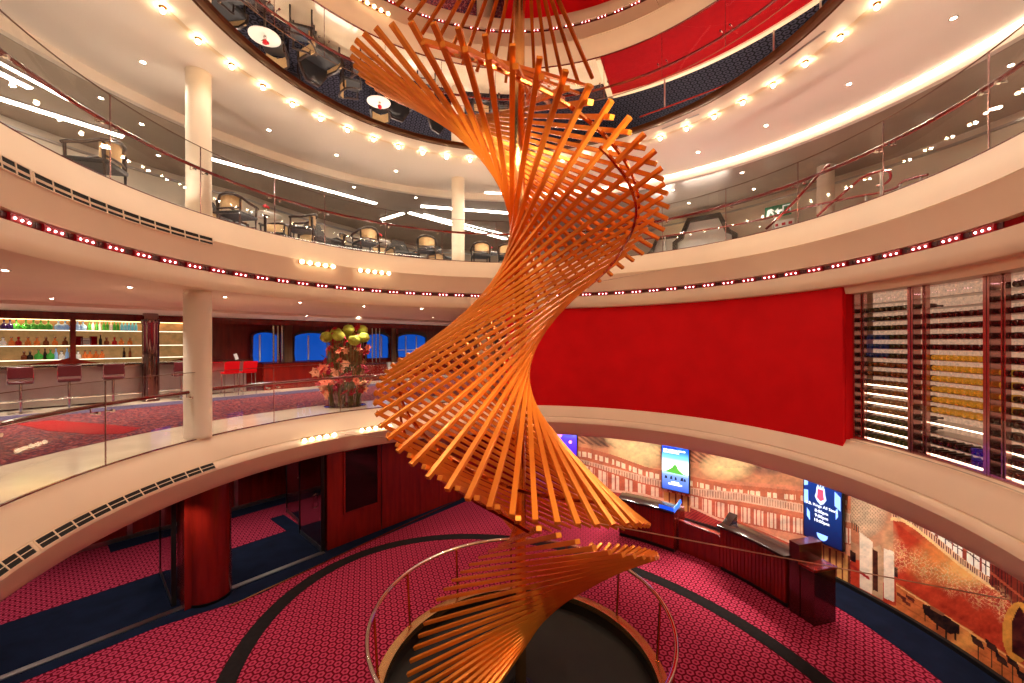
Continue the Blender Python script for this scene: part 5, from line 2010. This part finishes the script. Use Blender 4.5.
# low mahogany partition
pA, pB = on_n(263, 6.4), on_n(332, 6.4)
sA, sB = sn(pA)[0], sn(pB)[0]
root = thing('low_partition', 'low mahogany partition in the lounge, left of the flower display', 'partition', SN((sA + sB) / 2, 6.4, 0))
mb = MB()
mb.frame_box(SN((sA + sB) / 2, 6.4, 0.47), Dv, Nv, Z, (sB - sA) / 2, 0.06, 0.46)
build(mb, 'panel', M['wood'], root, smooth=False)
mb = MB()
mb.frame_box(SN((sA + sB) / 2, 6.4, 0.95), Dv, Nv, Z, (sB - sA) / 2 + .03, 0.10, 0.02)
build(mb, 'cap', M['wooddark'], root, smooth=False)
pA, pB = on_n(334, 6.9), on_n(420, 6.9)
sA, sB = sn(pA)[0], sn(pB)[0]
root = thing('low_partition', 'low mahogany partition in the lounge, right of the flower display', 'partition', SN((sA + sB) / 2, 6.9, 0))
mb = MB()
mb.frame_box(SN((sA + sB) / 2, 6.9, 0.36), Dv, Nv, Z, (sB - sA) / 2, 0.06, 0.35)
build(mb, 'panel', M['wood'], root, smooth=False)
mb = MB()
mb.frame_box(SN((sA + sB) / 2, 6.9, 0.72), Dv, Nv, Z, (sB - sA) / 2 + .03, 0.10, 0.02)
build(mb, 'cap', M['wooddark'], root, smooth=False)

# white wire-back chair near the flowers
p = on_n(392, 6.0)
root = thing('metal_chair', 'pale curved metal chair right of the flower display', 'chair', (p.x, p.y, 0.002))
mb = MB()
mb.lathe([(0.20, 0.44), (0.21, 0.455), (0.20, 0.47)], (p.x, p.y, 0), 20)
build(mb, 'seat', M['steel'], root)
mb = MB()
rings = []
for z, r in ((0.47, 0.21), (0.62, 0.25), (0.80, 0.29)):
    rings.append([Vector((p.x + r * math.cos(rad(a_)), p.y + r * math.sin(rad(a_)), z)) for a_ in range(-20, 161, 15)] + [Vector((p.x + (r - .02) * math.cos(rad(a_)), p.y + (r - .02) * math.sin(rad(a_)), z)) for a_ in range(160, -21, -15)])
mb.loft(rings, True, True)
build(mb, 'backrest', M['steel'], root)
for a_ in (45, 135, 225, 315):
    mb = MB()
    mb.tube([(p.x + .22 * math.cos(rad(a_)), p.y + .22 * math.sin(rad(a_)), 0.002), (p.x + .15 * math.cos(rad(a_)), p.y + .15 * math.sin(rad(a_)), 0.445)], 0.012, 8)
    build(mb, 'leg', M['chrome'], root)

# ================================================================== FLOWER DISPLAY
fc = on_cyl(345, 6.58)
fc.z = 0
root = thing('flower_display', 'tall flower display of lime, coral and red blooms in glass cylinders', 'flower arrangement', fc)
mb = MB()
mb.lathe([(0.52, 0.0), (0.52, 0.025), (0.50, 0.03)], fc, 36)
build(mb, 'tray', M['mirror'], root)
rng = random.Random(11)
vases = []
for i in range(9):
    a = 2 * PI * i / 8
    r = 0.34 if i < 8 else 0.0
    h = [0.45, 0.6, 0.5, 0.75, 0.55, 0.65, 0.45, 0.7, 0.95][i]
    p = fc + Vector((r * math.cos(a), r * math.sin(a), 0.03))
    mb = MB()
    mb.lathe([(0.085, 0), (0.09, 0.004), (0.09, h), (0.086, h), (0.086, 0.02)], p, 20)
    build(mb, 'glass_vase', M['vaseglass'], root)
    vases.append((p, h))


def flower(pc_, r, kind):
    mb_ = MB()
    if kind == 'ball':
        mb_.sphere(pc_, r, 14, 10, 0.85)
        v2 = []
        for q_ in mb_.v:
            d_ = Vector(q_) - Vector(pc_)
            v2.append(Vector(pc_) + d_ * (1 + rng.uniform(-.09, .09)))
        mb_.v = v2
    else:
        ax = Vector((rng.uniform(-.7, .7), rng.uniform(-1, .1), rng.uniform(-.1, .8))).normalized()
        s_ = ax.cross(Vector((0, 0, 1.0))).normalized()
        t_ = s_.cross(ax)
        n_p = 6
        for layer, (rr, lift) in enumerate(((r, 0.15), (r * .65, 0.5))):
            for k_ in range(n_p):
                a_ = 2 * PI * (k_ + layer * .5) / n_p
                e1 = s_ * math.cos(a_) + t_ * math.sin(a_)
                e2 = -s_ * math.sin(a_) + t_ * math.cos(a_)
                base = Vector(pc_)
                vs = [base, base + e1 * rr * .5 + e2 * rr * .34 + ax * rr * lift * .6, base + e1 * rr + ax * rr * lift, base + e1 * rr * .5 - e2 * rr * .34 + ax * rr * lift * .6, base + e1 * rr * .55 - ax * rr * .06 + ax * rr * lift * .4]
                mb_.add(vs, [(0, 1, 2), (0, 2, 3), (0, 4, 1), (1, 4, 2), (2, 4, 3), (3, 4, 0)])
        mb_.sphere(Vector(pc_) + ax * r * .15, r * .2, 8, 6)
    return mb_


blooms = []
for i in range(9):
    a = 2 * PI * i / 8
    r = 0.5 if i < 8 else 0.1
    blooms.append((Vector((r * math.cos(a) * 1.0, r * math.sin(a) * .8, 1.86 + (0.16 if i in (1, 8) else rng.uniform(-.18, .12)))), 0.15, 'ball', 'lime'))
for i in range(22):
    a = rng.uniform(0, 2 * PI)
    r = rng.uniform(.2, .6)
    blooms.append((Vector((r * math.cos(a), r * math.sin(a) * .8, rng.uniform(1.45, 2.1))), rng.uniform(.08, .13), 'petal', rng.choice(['redflower', 'magenta', 'redflower', 'peach'])))
for i in range(52):
    a = rng.uniform(0, 2 * PI)
    r = rng.uniform(.36, .78)
    blooms.append((Vector((r * math.cos(a), r * math.sin(a) * .75, rng.uniform(0.35, 1.05))), rng.uniform(.12, .17), 'petal', rng.choice(['coral', 'coral', 'redflower', 'peach', 'redflower', 'magenta'])))
for i in range(34):
    a = PI * .8 + rng.uniform(0, PI * 1.4)
    r = rng.uniform(.4, .62)
    blooms.append((Vector((r * math.cos(a), r * math.sin(a) * .7, rng.uniform(.85, 1.6))), rng.uniform(.08, .13), 'petal', rng.choice(['coral', 'redflower', 'peach'])))
for off, r, kind, m_ in blooms:
    build(flower(fc + off, r, kind), 'hydrangea_bloom' if kind == 'ball' else 'blossom', M[m_], root, smooth=(kind == 'ball'))
mb = MB()
for off, r, kind, m_ in blooms:
    p, h = min(vases, key=lambda v_: (v_[0] - fc - Vector((off.x * .7, off.y * .7, 0.03))).length)
    q_ = fc + off
    mb.tube([p + Vector((rng.uniform(-.04, .04), rng.uniform(-.04, .04), 0.03)), (p + q_) / 2 + Vector((0, 0, .12)), q_ - Vector((0, 0, r * .3))], 0.008, 6)
for i in range(26):
    a = rng.uniform(0, 2 * PI)
    r = rng.uniform(.1, .5)
    p = fc + Vector((r * math.cos(a), r * math.sin(a), 0.3))
    mb.tube([p, p + Vector((rng.uniform(-.05, .05), rng.uniform(-.05, .05), rng.uniform(1.2, 1.6)))], 0.007, 6)
build(mb, 'stems', M['stem'], root)
mb = MB()
for i in range(60):
    a = rng.uniform(0, 2 * PI)
    r = rng.uniform(.2, .62)
    p = fc + Vector((r * math.cos(a), r * math.sin(a) * .8, rng.uniform(.5, 1.8)))
    d1 = Vector((rng.uniform(-1, 1), rng.uniform(-1, 1), rng.uniform(-.4, .9))).normalized()
    d2 = d1.cross(Vector((0, 0, 1))).normalized() * .03
    mb.add([p, p + d1 * .08 + d2, p + d1 * .17, p + d1 * .08 - d2, p + d1 * .08 + Vector((0, 0, -.012))], [(0, 1, 2), (0, 2, 3), (0, 4, 1), (1, 4, 2), (2, 4, 3), (3, 4, 0)])
build(mb, 'leaves', M['leaf'], root, smooth=False)

# ================================================================== UPPER DECK FURNITURE
ZF = ZU + 0.002


def finish(root, parts):
    for nm, mb_, m_ in parts:
        link_mesh(nm, mb_.mesh(nm, M[m_]), root)
    proto(root)


# cane armchair with a bent top rail (local: faces +x)
ch = thing('cane_armchair', 'x', 'armchair', (0, 0, 0))
parts = []
for x, y in ((.24, .25), (.24, -.25), (-.22, .25), (-.22, -.25)):
    m_ = MB()
    top = 0.70 if x < 0 else 0.64
    m_.tube([(x, y, 0), (x, y, 0.42), (x, y * 1.06, top)], 0.021, 8)
    parts.append(('leg', m_, 'espresso'))
m_ = MB()
m_.bevbox((0.01, 0, 0.43), 0.54, 0.54, 0.07, 0.02)
parts.append(('seat', m_, 'leather'))
m_ = MB()
m_.tube([(0.27, 0.28, 0.64), (0.20, 0.285, 0.66), (0.0, 0.285, 0.68), (-0.17, 0.26, 0.74), (-0.27, 0.14, 0.80), (-0.29, 0, 0.82), (-0.27, -0.14, 0.80), (-0.17, -0.26, 0.74), (0.0, -0.285, 0.68), (0.20, -0.285, 0.66), (0.27, -0.28, 0.64)], 0.027, 10)
parts.append(('top_rail', m_, 'espresso'))
m_ = MB()
ri = []
for z in (0.52, 0.785):
    ri.append([Vector((-0.255 + 0.05 * abs(t) ** 2 * 2.2, 0.24 * t, z - .03 * abs(t))) for t in (-1, -.5, 0, .5, 1)] + [Vector((-0.268 + 0.05 * abs(t) ** 2 * 2.2, 0.24 * t, z - .03 * abs(t))) for t in (1, .5, 0, -.5, -1)])
m_.loft(ri, True, True)
parts.append(('back_panel', m_, 'cane'))
m_ = MB()
for y in (-.24, .24):
    m_.tube([(-.20, y, 0.47), (-.19, y, 0.74)], 0.016, 6)
m_.tube([(-.22, -.25, 0.52), (-.262, -.1, 0.515), (-.262, .1, 0.515), (-.22, .25, 0.52)], 0.018, 6)
m_.tube([(-.22, -.25, 0.20), (-.22, .25, 0.20)], 0.014, 6)
m_.tube([(.24, -.25, 0.24), (.24, .25, 0.24)], 0.014, 6)
parts.append(('stretcher', m_, 'espresso'))
finish(ch, parts)

# tub chair with a stepped octagonal back
tc_ = thing('tub_armchair', 'x', 'armchair', (0, 0, 0))
parts = []
for x, y in ((.28, .34), (.28, -.34), (-.30, .30), (-.30, -.30)):
    m_ = MB()
    m_.tube([(x, y, 0), (x, y, 0.30)], 0.026, 8)
    parts.append(('leg', m_, 'espresso'))
m_ = MB()
m_.bevbox((0.02, 0, 0.36), 0.66, 0.72, 0.16, 0.05)
parts.append(('seat', m_, 'leather'))
m_ = MB()
ri = []
for x in (-0.38, -0.30):
    ri.append([Vector((x - .05 * (z - .4), y, z)) for y, z in ((-.38, .30), (-.38, .52), (-.30, .66), (-.16, .88), (.16, .88), (.30, .66), (.38, .52), (.38, .30))])
m_.loft(ri, True, True)
parts.append(('backrest', m_, 'leather'))
m_ = MB()
m_.tube([(-.36, -.39, .28), (-.37, -.39, .52), (-.38, -.31, .67), (-.39, -.165, .90), (-.39, .165, .90), (-.38, .31, .67), (-.37, .39, .52), (-.36, .39, .28)], 0.032, square=True, up=(1, 0, 0))
m_.tube([(-.36, -.39, .52), (.10, -.40, .54), (.30, -.39, .46), (.32, -.38, .28)], 0.028, square=True)
m_.tube([(-.36, .39, .52), (.10, .40, .54), (.30, .39, .46), (.32, .38, .28)], 0.028, square=True)
parts.append(('frame', m_, 'espresso'))
m_ = MB()
for y in (-.39, .39):
    m_.frame_box((-.02, y, .41), (1, 0, 0), (0, 1, 0), (0, 0, 1), .30, .012, .11)
parts.append(('side_panel', m_, 'cane'))
finish(tc_, parts)

# round cafe table with a vase
tb = thing('cafe_table', 'x', 'table', (0, 0, 0))
parts = []
m_ = MB()
m_.lathe([(0.32, 0.70), (0.335, 0.705), (0.335, 0.722), (0.32, 0.727)], (0, 0, 0), 36)
parts.append(('table_top', m_, 'white'))
m_ = MB()
m_.lathe([(0.03, 0.02), (0.03, 0.68), (0.10, 0.70)], (0, 0, 0), 16)
parts.append(('post', m_, 'espresso'))
m_ = MB()
m_.lathe([(0.21, 0), (0.21, 0.015), (0.05, 0.04)], (0, 0, 0), 24)
parts.append(('base', m_, 'espresso'))
finish(tb, parts)

used = {}


def place(proto_, nm, p, rz, label, group=None):
    if nm not in used:
        used[nm] = 1
        proto_.location = p
        proto_.rotation_euler = (0, 0, rz)
        proto_['label'] = label
        if group:
            proto_['group'] = group
        return proto_
    return copy_thing(proto_, p, rz, label, group)


tabs = [(Vector((-3.94, 12.23, ZF)), 'behind the orange slats', 0), (Vector((-5.75, 9.6, ZF)), 'left of the sculpture', 1), (Vector((-0.75, 13.9, ZF)), 'beside the far slim column', 2)]
for p, lab, i in tabs:
    place(tb, 'tb', p, 0, 'round white cafe table on the upper deck ' + ['near the cane chairs', 'between the octagonal backed armchairs at left', 'beside the far slim column'][i])
    root = thing('bud_vase', 'small vase of red flowers on the white cafe table ' + ['near the cane chairs', 'between the octagonal backed armchairs', 'beside the far slim column'][i], 'vase', p + Vector((0.04, -0.05, 0.727)))
    b_ = p + Vector((0.04, -0.05, 0.727))
    mb = MB()
    mb.lathe([(0.03, 0), (0.045, 0.03), (0.03, 0.09), (0.035, 0.11)], b_, 16)
    build(mb, 'vase', M['chrome'], root)
    mb = MB()
    for k in range(7):
        o_ = Vector((rng.uniform(-.05, .05), rng.uniform(-.05, .05), rng.uniform(.14, .2)))
        mb.sphere(b_ + o_, 0.032, 8, 6)
    build(mb, 'blooms', M['redflower'], root)
    mb = MB()
    for k in range(7):
        a = k * .9
        d1 = Vector((math.cos(a), math.sin(a), .5)).normalized()
        d2 = Vector((-math.sin(a), math.cos(a), 0)) * .02
        q_ = b_ + Vector((0, 0, .1))
        mb.add([q_, q_ + d1 * .05 + d2, q_ + d1 * .11, q_ + d1 * .05 - d2, q_ + d1 * .05 - Vector((0, 0, .01))], [(0, 1, 2), (0, 2, 3), (0, 4, 1), (1, 4, 2), (2, 4, 3), (3, 4, 0)])
    build(mb, 'leaves', M['leaf'], root, smooth=False)


def face(p, q_):
    return math.atan2(q_[1] - p[1], q_[0] - p[0])


cane_px = [(366, 6.55, None, 'left of the dark tub chair'), (427, 6.6, None, 'right of the dark tub chair'), (481, 6.9, None, 'just right of the far slim column'), (507, 7.1, None, 'half hidden by the sculpture neck'), (98, 6.42, None, 'close behind the glass at far left'), (237, 6.5, None, 'right of the left upper column')]
for x, R, f_, lab in cane_px:
    p = on_cyl(x, R)
    p.z = ZF
    tgt = min(tabs, key=lambda t_: (t_[0] - p).length)[0]
    rz = face(p, tgt) if x not in (98,) else rad(az_of(p)) + PI * .1
    if x in (366, 427, 481, 507):
        rz = rad(az_of(p)) + {366: .15, 427: -.2, 481: .1, 507: 0}[x]
    place(ch, 'ch', p, rz, 'dark wooden cane back armchair on the upper deck, ' + lab, 'cane back armchairs on the upper deck')
for k, (ti, da, dist, lab) in enumerate([(1, 105, .80, 'behind the table between the tub chairs'), (1, 20, .80, 'right of the table between the tub chairs'), (0, 105, .82, 'outer side of the table with the bud vase'), (0, 210, .80, 'left side of the table with the bud vase')]):
    c_ = tabs[ti][0]
    p = c_ + Vector((dist * math.cos(rad(da)), dist * math.sin(rad(da)), 0))
    place(ch, 'ch', p, face(p, c_), 'dark cane armchair on the upper deck, ' + lab, 'cane back armchairs on the upper deck')
tub_px = [(222, 7.25, 'behind the left upper column'), (322, 6.95, 'above the left globe lights'), (403, 7.3, 'between the two cane chairs'), (445, 7.6, 'left behind the far slim column'), (283, 8.6, 'farther back near the left globe lights')]
for x, R, lab in tub_px:
    p = on_cyl(x, R)
    p.z = ZF
    tgt = min(tabs, key=lambda t_: (t_[0] - p).length)[0]
    place(tc_, 'tc', p, face(p, (CX, CY)) + {222: .3, 322: .2, 403: .2, 445: .7, 283: -.2}[x], 'dark grey tub armchair on the upper deck, ' + lab, 'grey tub armchairs on the upper deck')

# stepped dark portals on the far upper wall
for x, Rw, sc, lab in ((705, 11.25, 1.0, 'larger one, right of the sculpture'), (670, 12.0, 0.85, 'smaller one beside the orange slat tips')):
    p = on_cyl(x, Rw)
    p.z = ZF
    rd = Vector((CX - p.x, CY - p.y, 0)).normalized()
    td = Vector((-rd.y, rd.x, 0))
    root = thing('portal_frame', 'dark stepped portal on the far upper wall, ' + lab, 'doorway', p)
    pts = [(-1.0, 0), (-1.0, 1.45), (-.78, 1.60), (-.52, 2.2), (.52, 2.2), (.78, 1.60), (1.0, 1.45), (1.0, 0)]
    mb = MB()
    mb.tube([p + td * (q_[0] * sc) + Z * (q_[1] * sc) + rd * .12 for q_ in pts], 0.085 * sc, square=True, up=rd)
    build(mb, 'frame', M['espresso'], root, smooth=False)
    mb = MB()
    mb.slab(p, td, Z, rd, [(q_[0] * sc, q_[1] * sc) for q_ in pts], 0.04, 0.08)
    build(mb, 'panel', M['white'], root, smooth=False)
    mb = MB()
    mb.slab(p + Z * .9, td, Z, rd, [(-.75 * sc, 0), (.75 * sc, .0), (.75 * sc, .3), (-.75 * sc, .3)], 0.081, 0.09)
    build(mb, 'light_bar', M['linear'], root, smooth=False)

# exit sign and notice on the upper right wall
pe = on_cyl(778, 10.55, 211)
exit_sign('green exit sign on the far upper deck wall at right', pe, az_of(pe) - 90, 0.72, 0.36)
pn = on_cyl(783, 10.55, 224)
root = thing('wall_notice', 'small white notice with red marks below the upper exit sign', 'notice', pn)
mb = MB()
mb.box(pn, 0.6, 0.02, 0.24, az_of(pn) - 90)
build(mb, 'plate', M['white'], root, smooth=False)
xd_ = Vector((math.cos(rad(az_of(pn) - 90)), math.sin(rad(az_of(pn) - 90)), 0))
nd_ = Vector((xd_.y, -xd_.x, 0))
mb = MB()
for k in (-.18, 0.02, .2):
    mb.frame_box(pn + nd_ * .011 + xd_ * k, xd_, nd_, Z, .05, .003, .04)
build(mb, 'red_marks', M['redflower'], root, smooth=False)
for s_ in (pe, pn):
    pass

# stair handrails at right
def rail_px(pts, label, r=0.024, posts=()):
    path = [on_cyl(x, R, y) for x, y, R in pts]
    root = thing('stair_handrail', label, 'handrail', (path[0].x, path[0].y, ZU))
    # smooth the polyline
    fine = []
    for i in range(len(path) - 1):
        p0, p1, p2, p3 = path[max(i - 1, 0)], path[i], path[i + 1], path[min(i + 2, len(path) - 1)]
        for k in range(6):
            t = k / 6
            fine.append(0.5 * ((2 * p1) + (p2 - p0) * t + (2 * p0 - 5 * p1 + 4 * p2 - p3) * t * t + (3 * p1 - p0 - 3 * p2 + p3) * t ** 3))
    fine.append(path[-1])
    mb = MB()
    mb.tube(fine, r, 10)
    build(mb, 'rail', M['handrail'], root)
    for i in posts:
        mb = MB()
        p = fine[i]
        mb.cyl((p.x, p.y, ZU), (p.x, p.y, p.z - 0.01), 0.022, seg=10)
        build(mb, 'post', M['steel'], root)
    return root


rail_px([(766, 229, 6.0), (790, 206, 6.0), (824, 169, 6.0), (829, 166, 6.0)], 'sloping dark red stair handrail meeting the upper railing, left one')
rail_px([(817, 216, 6.6), (840, 196, 6.6), (862, 178, 6.6), (877, 172, 6.6), (888, 171, 6.65), (890.5, 177, 6.72), (886, 183, 6.8), (877, 186, 6.8)], 'dark red stair handrail curling into a loop, right one', posts=(20,))
rail_px([(640, 240, 7.7), (740, 224, 7.7), (800, 209, 7.7), (840, 200, 7.7), (890, 190, 7.7), (904, 181, 7.7), (928, 174.5, 7.7)], 'low dark red handrail along the outer stair edge on the upper deck', posts=(2, 9, 15, 21, 28, 34))

# ================================================================== WORLD, CAMERA, VIEW
wd = bpy.data.worlds.new('World')
SC.world = wd
wd.use_nodes = True
wd.node_tree.nodes['Background'].inputs[0].default_value = (0.9, 0.62, 0.42, 1)
wd.node_tree.nodes['Background'].inputs[1].default_value = 0.12

cam = bpy.data.cameras.new('camera')
co = bpy.data.objects.new('camera', cam)
COL.objects.link(co)
cam.sensor_width = 36.0
cam.lens = 36.0 * F / 1024.0
cam.clip_start = 0.05
co.matrix_world = Matrix.Translation((0, 0, EYE)) @ Matrix.Rotation(PI / 2, 4, 'X') @ Matrix.Rotation(-ROLL, 4, 'Z')
SC.camera = co

SC.view_settings.view_transform = 'Standard'
SC.view_settings.look = 'None'
SC.view_settings.exposure = 1.2
SC.view_settings.gamma = 1.0
SC.view_settings.use_curve_mapping = False
SC.cycles.use_denoising = True
SC.cycles.max_bounces = 10
SC.cycles.diffuse_bounces = 4
SC.cycles.glossy_bounces = 5
SC.cycles.transparent_max_bounces = 16
SC.cycles.sample_clamp_indirect = 6.0
